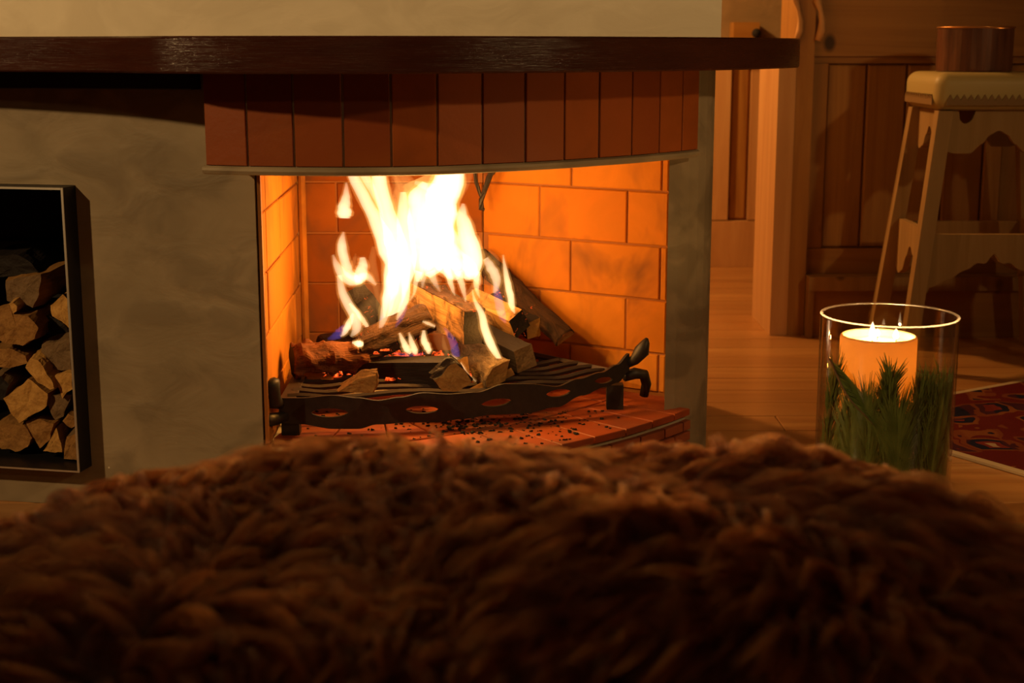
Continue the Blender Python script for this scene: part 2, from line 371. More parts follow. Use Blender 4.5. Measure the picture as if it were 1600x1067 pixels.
# ------------------------------------------------------------------ plan of the fireplace
TPX = [(322, 2.675), (387, 2.65), (460, 2.635), (537, 2.63), (612, 2.635), (684, 2.655), (754, 2.70), (821, 2.745), (882, 2.80),
       (936, 2.86), (987, 2.92), (1030, 2.985), (1065, 3.045), (1090, 3.10)]
CURVE = [Vector((P(px, 250, D).x, D, 0)) for px, D in TPX]
def normals(pts):
    out = []
    for i in range(len(pts)):
        t = (pts[min(i + 1, len(pts) - 1)] - pts[max(i - 1, 0)]).normalized(); out.append(Vector((t.y, -t.x, 0)))
    return out
NRM = normals(CURVE)
def offs(d, pts=None, nr=None):
    pts = pts or CURVE; nr = nr or NRM
    return [p + n * d for p, n in zip(pts, nr)]
def dense(pts, k=4):
    return [Vector(p) for p in catmull([tuple(p) for p in pts], (len(pts) - 1) * k + 1)]
Z_MB = H - .0442; Z_MT = H + .0184; Z_LIP0 = H - .2262; Z_LIP1 = H - .2104; Z_HEARTH = H - .768
JAMB = Vector((-.487, 2.81, 0)); SL = -.20
def fac(x, z, d=0.0):                        # point of the left facade plane, d metres proud of it
    n = Vector((SL, -1, 0)).normalized()
    return Vector((x, 2.81 + SL * (x - JAMB.x), z)) + n * d
fp = empty('fireplace', (-.1, 3.1, 0), 'curved cement fireplace with tiled arch and brick firebox, lit', 'fireplace')
NX0, NX1, NZ0, NZ1 = -1.40, -.854, .085, .655
# plaster facade left of the opening, with the hole for the log niche
mb = MB()
def fslab(x0, x1, z0, z1, th=.10):
    a, b, c, d = fac(x0, z0), fac(x1, z0), fac(x1, z1), fac(x0, z1); n = Vector((SL, -1, 0)).normalized()
    mb.slab([a, b, c, d], -n * th)
ZR = Z_MB
fslab(-3.6, NX0, 0, ZR); fslab(NX0, NX1, 0, NZ0); fslab(NX0, NX1, NZ1, ZR); fslab(NX1, JAMB.x - .004, 0, ZR, .018)
mb.build('plaster_front', M['cement'], fp)
# pillar right of the opening, rounded corner, and the back of the mass
pl = [(px, D) for px, D in ((1046, 3.085), (1062, 3.10), (1078, 3.12), (1092, 3.145), (1103, 3.175), (1110, 3.21), (1114.5, 3.26))]
pp = [(P(px, 250, D).x, D) for px, D in pl]
XR = pp[-1][0]
poly = pp + [(XR, 3.85), (-.1, 3.85), (-.1, 3.62), (.357, 3.32), (.345, 3.16)]
MB().prism(poly, 0, Z_MB).build('pillar', M['cement'], fp)
# lintel behind the arch tiles and the plaster lip under them
core = dense(offs(-.0045)); inner = dense(offs(-.115))
# left end reaches back to the facade
polyl = [(p.x, p.y) for p in core] + [(p.x, p.y) for p in inner[::-1]]
lint = MB().prism(polyl, Z_LIP1, Z_MB).build('lintel', M['pale_mortar'], fp)
lp = dense(offs(.004)); li = dense(offs(-.15))
# rounded plaster lip (profile swept along the curve)
prof = [(0.000, Z_LIP1), (.005, Z_LIP1 - .003), (.006, (Z_LIP0 + Z_LIP1) / 2), (.003, Z_LIP0 + .002), (-.006, Z_LIP0), (-.15, Z_LIP0), (-.15, Z_LIP1)]
nn = normals(dense(CURVE)); dc = dense(CURVE)
ext = [dc[0] + (dc[0] - dc[1]).normalized() * .006] + dc; nn = [nn[0]] + nn
V = [p + n * a + Vector((0, 0, z)) for p, n in zip(ext, nn) for a, z in prof]; k = len(prof); F = []
for i in range(len(ext) - 1):
    for j in range(k): F.append((i * k + j, (i + 1) * k + j, (i + 1) * k + (j + 1) % k, i * k + (j + 1) % k))
F += [tuple(range(k)), tuple(range((len(ext) - 1) * k, len(ext) * k))[::-1]]
mk('arch_lip', V, F, M['cement'], fp)
# arch tiles, one object each, sub-parts of the lintel
for i in range(len(CURVE) - 1):
    a, b = CURVE[i], CURVE[i + 1]; t = (b - a); L = t.length; t.normalize(); g = .0022
    n = Vector((t.y, -t.x, 0)); pj = random.uniform(0, .0015); a2 = a + t * g + n * pj; b2 = b - t * g + n * pj
    if i == 0: a2 = a
    z0 = Z_LIP1 + .001; z1 = Z_MB - .0005
    MB().slab([Vector((a2.x, a2.y, z0)), Vector((b2.x, b2.y, z0)), Vector((b2.x, b2.y, z1)), Vector((a2.x, a2.y, z1))], -n * .005, .0010).build('tile', M['arch_tile'], lint)
# left cheek closing the arch against the facade
a = CURVE[0]; e0 = NRM[0]
MB().prism([(a.x + .004, a.y + .012), (a.x + .09, a.y + .012), (a.x + .09, 2.80), (a.x + .004, fac(a.x, 0).y - .001)], Z_LIP1 + .001, Z_MB - .001).build('arch_cheek', M['cement'], fp)
# firebox: brick walls
FB = [Vector((-.483, 2.832, 0)), Vector((-.508, 3.50, 0)), Vector((-.070, 3.50, 0)), Vector((.345, 3.245, 0))]
fb = MB()
for a, b in zip(FB[:-1], FB[1:]):
    t = (b - a).normalized(); n = Vector((t.y, -t.x, 0)); n = n if True else n
    inward = n
    A, B = a - inward * .004, b - inward * .004
    fb.slab([Vector((A.x, A.y, 0)), Vector((B.x, B.y, 0)), Vector((B.x, B.y, H + .0)), Vector((A.x, A.y, H + .0))], -inward * .05)
fb = fb.build('firebox', M['mortar'], fp)
ROWS = [H - r for r in (.802, .680, .558, .436, .314, .190, .068)]
def brick_wall(a, b, first, rows=ROWS, L=.229, mat_='firebrick'):
    t = (b - a); W = t.length; t.normalize(); n = Vector((t.y, -t.x, 0)); g = .0022
    for r in range(len(rows) - 1):
        z0, z1 = max(rows[r] + g, Z_HEARTH), rows[r + 1] - g
        s = first[(len(rows) - 2 - r) % 2]
        while s > 0: s -= L
        while s < W:
            s0, s1 = max(s + g, 0.001), min(s + L - g, W - .001); s += L
            if s1 - s0 < .012: continue
            d = random.uniform(-.0015, .0015); p = a + t * s0 + n * d; q = a + t * s1 + n * d
            MB().slab([Vector((p.x, p.y, z0)), Vector((q.x, q.y, z0)), Vector((q.x, q.y, z1)), Vector((p.x, p.y, z1))], -n * .03, .0022).build('brick', M[mat_], fb)
# rows counted from the top: even rows like the row above y=284, odd rows the one below
brick_wall(FB[0], FB[1], (.065, .29))
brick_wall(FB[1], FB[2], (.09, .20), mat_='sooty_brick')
brick_wall(FB[2], FB[3], (.157, .2415))
MB().tube([FB[1] + Vector((.010, -.012, Z_HEARTH)), FB[1] + Vector((.010, -.012, H - .05))], .009, 8).build('corner_strip', M['firebrick'], fb)  # thin brick-coloured strip up the left back corner
MB().prism([(-.56, 2.95), (-.56, 3.6), (.40, 3.6), (.40, 3.2)][::-1], H - .040 - .004, H - .040, 0).build('smoke_shelf', M['niche_back'], fb)
# steel angle along the left jamb, and thin edge on the right jamb
MB().box(-.4866, -.480, 2.811, 2.822, Z_HEARTH, Z_LIP0 - .001).build('jamb_trim', M['copper'], fp)
MB().box(-.4866, -.4815, 2.8225, 2.8315, Z_HEARTH, Z_LIP0 - .001).build('jamb_trim', M['steel'], fp)
q = P(1043, 400, 3.16); MB().box(q.x, q.x + .003, 3.13, 3.16, Z_HEARTH, Z_LIP0 - .001).build('jamb_trim', M['pale_mortar'], fp)
# hearth: bed, radial top tiles, edge courses
MB().prism([(.342, 3.226), (-.07, 3.484), (-.07, 3.38), (.16, 3.13), (.335, 3.10)][::-1], Z_HEARTH - .0139, Z_HEARTH - .004).build('hearth_slab', M['hearth_tile'], fp)
hc = CURVE; bedpoly = [(p.x, p.y) for p in dense(offs(-.016)) if p.x > -.484] + [(.345, 3.235), (-.07, 3.495), (-.505, 3.495), (-.484, 2.84)]
hearth = MB().prism(bedpoly, 0, Z_HEARTH - .014).build('hearth', M['pale_mortar'], fp)
rings = [0.0, -.19, -.38, -.57]
def inside(p):   # keep tile corners in front of the firebox walls
    return p
for r in range(3):
    for i in range(0, len(hc) - 1):
        if r > 0 and i % 2: continue
        j = i + 1 if r == 0 else min(i + 2, len(hc) - 1)
        A0, B0 = hc[i] + NRM[i] * rings[r], hc[j] + NRM[j] * rings[r]
        A1, B1 = hc[i] + NRM[i] * rings[r + 1], hc[j] + NRM[j] * rings[r + 1]
        P4 = [A0, B0, B1, A1]; c = sum(P4, Vector()) / 4
        if c.x < -.485: continue
        if c.y > 3.5 or c.x > .40: continue
        if c.x > -.07 and (c.y > 3.5 - .614 * (c.x + .07) - .03): continue
        P4 = [p + (c - p).normalized() * .004 for p in P4]
        P4 = [Vector((max(p.x, -.478), min(p.y, 3.49), Z_HEARTH + random.uniform(-.0004, .0004))) for p in P4]
        MB().slab(P4, (0, 0, -.0138), .0015).build('tile', M['hearth_tile'], hearth)
for c in range(6):
    z1 = Z_HEARTH - .0145 - c * .0243 if c else Z_HEARTH - .0005
    if c == 0: continue
    z1 = Z_HEARTH - .001 - c * .0243; z0 = z1 - .0195
    pts = dense(offs(0.0), 2); step = 2
    for i in range((c % 2), len(pts) - 1, step):
        j = min(i + step, len(pts) - 1); a, b = pts[i], pts[j]; t = (b - a).normalized(); n = Vector((t.y, -t.x, 0))
        a = a + t * .0025; b = b - t * .0025
        if b.x < -.45: continue
        if a.x < -.484: a = a.lerp(b, (-.484 - a.x) / (b.x - a.x))
        MB().slab([Vector((a.x, a.y, z0)), Vector((b.x, b.y, z0)), Vector((b.x, b.y, z1)), Vector((a.x, a.y, z1))], -n * .014, .0015).build('brick', M['hearth_brick'], hearth)
# mantel shelf
mo = offs(.135)
left = [Vector((-3.59, 3.36, 0)), Vector((-2.6, 3.13, 0)), Vector((-1.6, 2.91, 0)), Vector((-.97, 2.745, 0)), Vector((-.72, 2.640, 0))]
right = [Vector((.605, 3.22, 0)), Vector((.648, 3.40, 0)), Vector((.645, 3.58, 0)), Vector((.60, 3.72, 0)), Vector((.50, 3.80, 0))]
front = [Vector(p) for p in catmull([tuple(p) for p in left + mo[::2] + right], 110)]
fpoly = [(p.x, p.y) for p in front] + [(.42, 3.84), (-3.59, 3.84)]
mt = MB(); n = len(front)
ch = .003
fn = normals(front)
V = []
for p, nr in zip(front, fn):
    for a, z in ((-.45, Z_MT), (-ch, Z_MT), (0, Z_MT - ch), (0, Z_MB + ch), (-ch, Z_MB), (-.02, Z_MB)): V.append(p + nr * (a if a > -.4 else 0) + Vector((0, 0, z)))
# side band with eased edges
V = [v for v in V]; F = []
for i in range(n - 1):
    F.append((i * 6 + 2, i * 6 + 3, (i + 1) * 6 + 3, (i + 1) * 6 + 2)[::-1])
mt.add(V, F)                                    # the tall face band, smooth along the curve, with vertices of its own
mt.add(V, [(i * 6 + j, i * 6 + j + 1, (i + 1) * 6 + j + 1, (i + 1) * 6 + j)[::-1] for i in range(n - 1) for j in (1, 3)])
top = [tuple(V[i * 6 + 1]) for i in range(n)] + [(.42, 3.84, Z_MT), (-3.59, 3.84, Z_MT)]
bot = [tuple(V[i * 6 + 4]) for i in range(n)] + [(.42, 3.84, Z_MB), (-3.59, 3.84, Z_MB)]
mt.add(top, [tuple(range(len(top)))]); mt.add(bot, [tuple(range(len(bot)))[::-1]])
mt.add([top[n - 1], top[n], bot[n], bot[n - 1]], [(0, 1, 2, 3)])
mant = mt.build('mantel_shelf', M['mantel'])
for q_, p_ in enumerate(list(mant.data.polygons)[:len(F)]): p_.use_smooth = True
tag(mant, 'dark varnished curved wooden mantel shelf above the fireplace', 'shelf')
rb = MB(); a, b = fac(-2.55, 0), fac(P(322, 130, 2.83).x - .01, 0); nf = Vector((SL, -1, 0)).normalized(); z0 = Z_MB - .034
rb.slab([Vector((a.x, a.y, z0)) + nf * .045, Vector((b.x, b.y, z0)) + nf * .045, Vector((b.x, b.y, Z_MB - .0005)) + nf * .045, Vector((a.x, a.y, Z_MB - .0005)) + nf * .045], -nf * .044, .002)
rb.build('under_strip', M['dark_strip'], mant)  # dark strip along the wall just under the shelf
# chimney breast above the mantel
cb = MB().prism([(-3.6, 3.10), (XR + .004, 3.22), (XR + .004, 3.85), (-3.6, 3.85)], Z_MT, 2.4).build('wall_chimney', M['cream']); tag(cb, kind='structure')
# hanging iron hook on the back bricks
hk = MB(); D = 3.40
hk.tube([P(741, 262, D), P(744, 285, D), P(749, 300, D), P(753, 310, D)], [.004, .005, .004, .004], 7)
hk.tube([P(772, 258, D), P(764, 278, D), P(757, 298, D), P(752, 312, D), P(752, 326, D), P(757, 328, D)], [.006, .007, .006, .006, .007, .004], 7)
hk.tube([P(764, 276, D), P(770, 270, D), P(776, 262, D)], .005, 7)
hk.build('damper_hook', M['iron'], fp)

# ------------------------------------------------------------------ room shell
def struct(name, V=None, box=None, m=None, origin=None):
    o = MB().box(*box).build(name, m); return tag(o, kind='structure')
fl = struct('floor', box=(-3.6, 3.4, -2.6, 6.35, -.06, -.012), m=M['plank_dark'])
y = -2.6; r = 0
while y < 6.2:
    wv = .145; x = -3.6 + (r % 3) * -.7 + random.uniform(-.3, .3)
    while x < 3.4:
        Lp = random.uniform(1.7, 2.5); x0, x1 = max(x, -3.6), min(x + Lp, 3.4); x += Lp
        if x1 - x0 < .05: continue
        if x1 < -.3 and y > 4.0: continue
        zj = random.uniform(-.0008, 0)
        MB().slab([(x0 + .0012, y + .0012, zj), (x1 - .0012, y + .0012, zj), (x1 - .0012, y + wv - .0012, zj), (x0 + .0012, y + wv - .0012, zj)], (0, 0, -.0119), .0015).build('plank', M['floor_board'], fl)
    y += wv; r += 1
struct('ceiling', box=(-3.6, 3.4, -2.6, 6.35, 2.4, 2.46), m=M['ceiling'])
struct('wall_left', box=(-3.66, -3.6, -2.6, 6.35, 0, 2.4), m=M['plain_wall'])
struct('wall_right', box=(3.4, 3.46, -2.6, 6.35, 0, 2.4), m=M['plain_wall'])
struct('wall_front', box=(-3.6, 3.4, -2.66, -2.6, 0, 2.4), m=M['plain_wall'])
struct('wall_back', box=(-3.6, 3.4, 6.3, 6.36, 0, 2.4), m=M['farwall'])
# panelled pine wainscot far behind, with pale skirting
ws = empty('wall_wainscot', (0.6, 6.27, 0), kind='structure')
MB().box(-1.6, 1.35, 6.27, 6.299, 0.0, .93).build('backing_board', M['panel_pine'], ws)
x = -.60
while x < 1.3:
    MB().box(x, x + .075, 6.235, 6.269, .20, .925).build('stile', M['post_pine'], ws)
    MB().slab([(x + .08, 6.255, .20), (x + .155, 6.255, .20), (x + .155, 6.255, .925), (x + .08, 6.255, .925)], (0, .014, 0), .008).build('panel', M['panel_pine'], ws)
    x += .16
MB().box(-1.6, 1.35, 6.225, 6.268, .0, .195).build('skirting', M['post_pine'], ws)
# small pine wall box with a dark knob
q0, q1 = P(1151, 60, 6.1), P(1193, 34, 6.1)
wb = MB().box(q0.x, q1.x, 6.19, 6.299, q0.z - .06, q1.z).build('wall_box', M['panel_rail']); tag(wb, 'small orange pine box on the plaster wall behind the shelf end', 'box')
q = P(1183, 52, 6.17); kb = MB().lathe((0, 0, 0), [(0.0001, 0), (.016, 0), (.02, .01), (.014, .02), (.0001, .022)], 14)
kb.V = [Vector((v.x, -v.z, v.y)) + Vector((q.x, 6.19, q.z)) for v in kb.V]; kb.build('knob', M['charcoal'], wb, smooth=True)
# pine partition behind the stool: post, end face, panels, plinth
pt = empty('wall_partition', (1.9, 4.85, 0), kind='structure')
xl = .838; yF = 4.70
MB().box(xl, xl + .055, yF, 5.06, 0, .925).build('end_post', M['post_pine'], pt)
MB().box(xl + .0555, xl + .11, yF + .002, 5.0, 0, 2.4).build('post', M['panel_pine'], pt)
# carved pale edge beads at the top of the post
for cx, ww in ((xl + .050, .009), (xl + .118, .011)):
    z0 = H + .02; pts = [Vector((cx + .012 * math.sin(i * .9), yF - .006, z0 + i * .03)) for i in range(16)]
    MB().tube(pts, [ww * (.6 + .6 * abs(math.sin(i * .9 + .6))) for i in range(16)], 8).build('carved_edge', M['post_pine'], pt, smooth=True)
MB().box(xl + .11, 3.4, yF + .07, 5.0, 0, 2.4).build('backing_board', M['panel_pine'], pt)
zr = P(1300, 88, 4.72).z
MB().box(xl + .11, 3.4, yF + .028, yF + .069, zr, zr + .42).build('rail', M['panel_rail'], pt)
MB().box(xl + .11, 3.4, yF + .04, yF + .069, zr - .022, zr - .001).build('rail_bead', M['panel_rail'], pt)
zp = P(1300, 437, 4.66).z
MB().box(xl + .115, 3.4, yF + .028, yF + .069, zp + .01, zp + .09).build('bottom_rail', M['panel_rail'], pt)
x = xl + .112
while x < 3.3:
    MB().box(x, x + .05, yF + .035, yF + .0695, zp + .091, zr - .023).build('stile', M['panel_pine'], pt)
    for kx in range(4):
        a = x + .052 + kx * .128
        MB().slab([(a, yF + .05, zp + .092), (a + .125, yF + .05, zp + .092), (a + .125, yF + .05, zr - .024), (a, yF + .05, zr - .024)], (0, .019, 0), .006).build('plank', M['panel_pine'], pt)
    x += .565
MB().box(xl + .112, 3.4, yF - .05, yF + .0675, zp - .035, zp + .009).build('plinth_cap', M['stool_wood'], pt)
MB().box(xl + .13, 3.4, yF - .035, yF + .067, 0, zp - .036).build('plinth', M['panel_rail'], pt)
MB().box(xl + .112, xl + .1295, yF - .045, yF + .0675, 0, zp - .036).build('plinth_end', M['stool_wood'], pt)

# ------------------------------------------------------------------ log niche
nf = Vector((SL, -1, 0)).normalized(); tf = Vector((1, SL, 0)).normalized()
ln = empty('log_niche', fac((NX0 + NX1) / 2, NZ0), 'black steel log niche box set in the cement front, left of the fire', 'niche')
def nslab(x0, x1, z0, z1, d0, d1, m, name, ch=0):
    a, b, c, d = fac(x0, z0, d1), fac(x1, z0, d1), fac(x1, z1, d1), fac(x0, z1, d1)
    return MB().slab([a, b, c, d], -nf * (d1 - d0), ch).build(name, m, ln)
t = .0032
e = .0006
nslab(NX1 - t - e, NX1 - e, NZ0 + e, NZ1 - e, -.40, .048, M['steel'], 'side_plate')
nslab(NX0 + e, NX0 + t + e, NZ0 + e, NZ1 - e, -.40, .048, M['steel'], 'side_plate')
nslab(NX0 + t + 2 * e, NX1 - t - 2 * e, NZ1 - t - e, NZ1 - e, -.40, .048, M['steel'], 'top_plate')
nslab(NX0 + t + 2 * e, NX1 - t - 2 * e, NZ0 + e, NZ0 + t + e, -.40, .048, M['steel'], 'bottom_plate')
nslab(NX0, NX1, NZ0, NZ1, -.404, -.401, M['steel'], 'back_plate')
zz = P(50, 425, 3.25).z, P(50, 384, 3.25).z
nslab(NX0 + .006, NX1 - .006, zz[0], zz[1], -.40, -.385, M['niche_back'], 'back_strip')  # lighter grey strip across the back plate
for nm, a in (('front_edge', (NX1 - t - e - .001, NX1 - e, NZ0 + e, NZ1 - e)), ('front_edge', (NX0 + t, NX1 - t - 2 * e - .001, NZ1 - t - e - .001, NZ1 - e)), ('front_edge', (NX0 + t, NX1 - t - 2 * e - .001, NZ0 + e, NZ0 + t + e))):
    nslab(*a, .0485, .0505, M['steel_edge'], nm)

# ------------------------------------------------------------------ logs
def section(shape, r, n=44, seed=0):
    """closed outline (x, y, is_bark) of a log's cross-section"""
    rs = random.Random(seed); out = []
    if shape == 'round':
        for i in range(n):
            q = 2 * math.pi * i / n; out.append((r * math.cos(q), r * math.sin(q) * .93, True))
    elif shape in ('half', 'quarter', 'third'):
        a = {'half': math.pi, 'third': 2.2, 'quarter': 1.55}[shape]; m = int(n * .5)
        for i in range(m + 1):
            q = -a / 2 + a * i / m + math.pi / 2; out.append((r * math.cos(q), r * math.sin(q), True))
        p0, p1 = out[-1], out[0]; mid = (0, -r * .06 if shape == 'half' else 0)
        k = (n - m) // 2
        for i in range(1, k + 1): f = i / (k + 1); out.append((p0[0] * (1 - f) + mid[0] * f, p0[1] * (1 - f) + mid[1] * f, False))
        out.append((mid[0], mid[1], False))
        for i in range(1, k + 1): f = i / (k + 1); out.append((mid[0] * (1 - f) + p1[0] * f, mid[1] * (1 - f) + p1[1] * f, False))
        cy_ = sum(p[1] for p in out) / len(out); out = [(x, y - cy_, b) for x, y, b in out]
    else:   # polygon given as list of (x, y, bark)
        pts = shape; m = len(pts)
        for i in range(m):
            a, b = pts[i], pts[(i + 1) % m]; k = max(2, n // m)
            for j in range(k): f = j / k; out.append((a[0] * (1 - f) + b[0] * f, a[1] * (1 - f) + b[1] * f, a[2]))
    return out
def log(name, A, B, shape, r, mats, label=None, cat='log', group=None, roll=0.0, rough=.06, nseg=12, taper=1.0, seed=0, skew=0.0, knob=0.0, sx=1.0):
    """mats = (wood, end, bark)"""
    A, B = Vector(A), Vector(B); L = (B - A).length; sec = section(shape, r, 44, seed); nseg = max(nseg, 22); n = len(sec)
    so = Vector((seed * 7.3, seed * 3.1, 0)); V = []; sz = max(max(abs(x), abs(y)) for x, y, _ in sec)
    def ring(z, lift=0.0, barkonly=False):
        out = []
        f = z / L; s = 1 + (taper - 1) * f
        for x, y, bk in sec:
            d = Vector((x, y, 0)); l = d.length or 1e-6; u = d / l
            nz = noise.noise(Vector((x, y, z)) * (9 if bk else 5) + so) * rough * sz * 1.3
            nz += noise.noise(Vector((x * 60, y * 60, z * 16)) + so) * rough * sz * (1.7 if bk else .8) + noise.noise(Vector((x * 30, y * 30, z * 30)) + so) * rough * sz * .9
            if knob and bk: nz += max(0, noise.noise(Vector((x, y, z)) * 42 + so)) * knob
            zz = z + (skew * x if (z < 1e-6 or z > L - 1e-6) else 0)
            out.append(Vector((x * s * sx, y * s, zz)) + u * (nz + lift))
        return out
    rings = [ring(L * i / nseg) for i in range(nseg + 1)]
    for rg in rings: V += rg
    F = []; MI = []
    for i in range(nseg):
        for j in range(n):
            F.append((i * n + j, i * n + (j + 1) % n, (i + 1) * n + (j + 1) % n, (i + 1) * n + j)); MI.append(0)
    c0 = sum(rings[0], Vector()) / n; c1 = sum(rings[-1], Vector()) / n; V += [c0 + Vector((0, 0, .002)), c1 - Vector((0, 0, .002))]
    ci = len(V) - 2
    for j in range(n):
        F.append((ci, (j + 1) % n, j)); MI.append(1); F.append((ci + 1, nseg * n + j, nseg * n + (j + 1) % n)); MI.append(1)
    me = bpy.data.meshes.new(name); me.from_pydata([tuple(v) for v in V], [], F); me.materials.append(mats[0]); me.materials.append(mats[1])
    me.polygons.foreach_set('material_index', MI)
    o = bpy.data.objects.new(name, me); COL.objects.link(o)
    zax = (B - A).normalized(); q = zax.to_track_quat('Z', 'Y'); o.rotation_mode = 'QUATERNION'
    o.rotation_quaternion = q @ Quaternion((0, 0, 1), roll); o.location = A
    if label: tag(o, label, cat, group)
    # bark: a raised shell over the outer faces
    if any(b for _, _, b in sec) and mats[2]:
        VB = []; FBk = []
        idx = [j for j in range(n) if sec[j][2]]
        closed = len(idx) == n
        lift = .0022 + rough * sz * .25
        top = [ring(L * i / nseg, lift) for i in range(nseg + 1)]
        if not closed: seq = idx + [(idx[-1] + 1) % n] if idx[-1] + 1 != idx[0] + n else idx
        else: seq = idx
        # order a contiguous run
        m = len(seq)
        for i in range(nseg + 1):
            for j in seq:
                p = top[i][j].copy()
                if i in (0, nseg): p.z += (-1 if i == nseg else 1) * (.002 + .006 * abs(noise.noise(p * 50 + so)))
                VB.append(p)
        base = len(VB)
        for i in range(nseg + 1):
            for j in seq: VB.append(rings[i][j] * 1.0)
        mm = m if closed else m - 1
        for i in range(nseg):
            for j in range(mm):
                a, b = i * m + j, i * m + (j + 1) % m; FBk.append((a, b, b + m, a + m))
        for j in range(mm):
            b = (j + 1) % m; FBk.append((b, j, base + j, base + b)); o2 = nseg * m; FBk.append((o2 + j, o2 + b, base + o2 + b, base + o2 + j))
        if not closed:
            for i in range(nseg):
                for j in (0, m - 1):
                    a, b = i * m + j, (i + 1) * m + j; FBk.append((a, b, base + b, base + a))
        mb_ = bpy.data.meshes.new('bark'); mb_.from_pydata([tuple(v) for v in VB], [], FBk); mb_.materials.append(mats[2])
        c = bpy.data.objects.new('bark', mb_); COL.objects.link(c); c.parent = o
    return o
W, Wm, Wg, Ws, Wc, Wb = (M[k] for k in ('wood_pale', 'wood_mid', 'wood_grey', 'wood_scorch', 'wood_char', 'wood_black'))
def block(w_, h_, bark=(0, 0, 0, 0), j=.0, seed=0):
    rs = random.Random(seed); p = [(-w_ / 2, -h_ / 2), (w_ / 2, -h_ / 2), (w_ / 2, h_ / 2), (-w_ / 2, h_ / 2)]
    return [(x + rs.uniform(-j, j), y + rs.uniform(-j, j), bool(b)) for (x, y), b in zip(p, bark)]
G = 'logs burning on the grate'
# A..B in pixels with depth
log('firewood_log', P(456, 562, 3.04), P(588, 553, 3.10), 'round', .030, (Wc, M['wood_black'], M['bark_red']), 'round log with flaking red-brown bark at the left end of the fire', 'log', G, 0, .10, 16, .92, 1, 0, .022)
log('firewood_log', P(492, 581, 3.16), P(722, 581, 3.00), block(.062, .056, (0, 0, 0, 0), .004, 3), .03, (Wb, Wm, None), 'blackened split log across the front of the fire, pale cut end right', 'log', G, .1, .07, 16, 1, 2)
log('firewood_log', P(560, 545, 3.08), P(672, 494, 3.12), 'half', .034, (Ws, Wb, M['bark_char']), 'charred bark-covered log leaning over the round log', 'log', G, .55, .14, 16, .9, 4, 0, .007)
log('firewood_log', P(632, 452, 3.34), P(739, 509, 3.02), [(-.020, -.040, 0), (.022, -.040, 0), (.026, .030, 1), (-.022, .034, 0)], .03, (Ws, Wb, M['bark_char']), 'large split log with orange grained face and dark bark, topmost in the fire', 'log', G, 0, .07, 24, 1.0, 5, 0, .012)
log('firewood_log', P(560, 458, 3.14), P(602, 515, 3.30), block(.042, .042, (0, 0, 0, 0), .004, 6), .03, (Wc, Wb, None), 'upright stick with a dark square end at the upper left of the fire', 'log', G, .75, .07, 12, 1, 6)
log('firewood_log', P(722, 548, 3.22), P(778, 586, 2.99), 'third', .040, (Ws, Wm, M['bark_grey']), 'mottled grey-barked log under the large split log', 'log', G, .9, .07, 14, 1, 7, 0, .003)
log('firewood_log', P(740, 520, 3.30), P(821, 560, 3.06), block(.048, .052, (0, 0, 0, 0), .003, 8), .03, (Wb, Wg, None), 'smooth dark log with a scorched cut end, right of the mottled one', 'log', G, .3, .05, 12, 1, 8)
log('firewood_log', P(740, 470, 3.36), P(812, 505, 3.18), block(.046, .048, (0, 0, 0, 0), .004, 9), .03, (Ws, Wc, None), 'orange-sided block with a square dark end, right of the topmost log', 'log', G, .55, .05, 12, 1, 9)
log('firewood_log', P(770, 470, 3.42), P(833, 514, 3.26), block(.034, .040, (0, 0, 0, 0), .004, 10), .03, (Wc, W, None), 'narrow block showing a bright tan end, right part of the fire', 'log', G, .2, .05, 12, 1, 10)
log('firewood_log', P(748, 400, 3.44), P(884, 528, 3.24), 'half', .024, (Ws, Wm, M['bark_char']), 'long dark-barked log slanting down to the right against the bricks', 'log', G, .6, .09, 18, .95, 11, 0, .004)
log('firewood_log', P(500, 540, 3.24), P(575, 530, 3.30), 'round', .024, (Wc, Wb, M['bark_char']), 'dark charred log lying behind the round red-barked one', 'log', G, 0, .09, 10, 1, 12)
log('firewood_log', P(735, 612, 2.985), P(800, 580, 3.04), [(-.008, -.006, 0), (.010, -.006, 0), (.0, .008, 0)], .02, (Wm, W, None), 'thin split stick between the grey-barked log and the wavy bar', 'log', G, 0, .08, 8, 1, 13)
log('firewood_log', P(452, 583, 3.10), P(520, 588, 3.06), [(-.012, -.010, 0), (.014, -.008, 0), (.0, .008, 0)], .02, (W, W, None), 'bright splinter of kindling under the round red-barked log', 'log', G, 0, .15, 8, .7, 14)
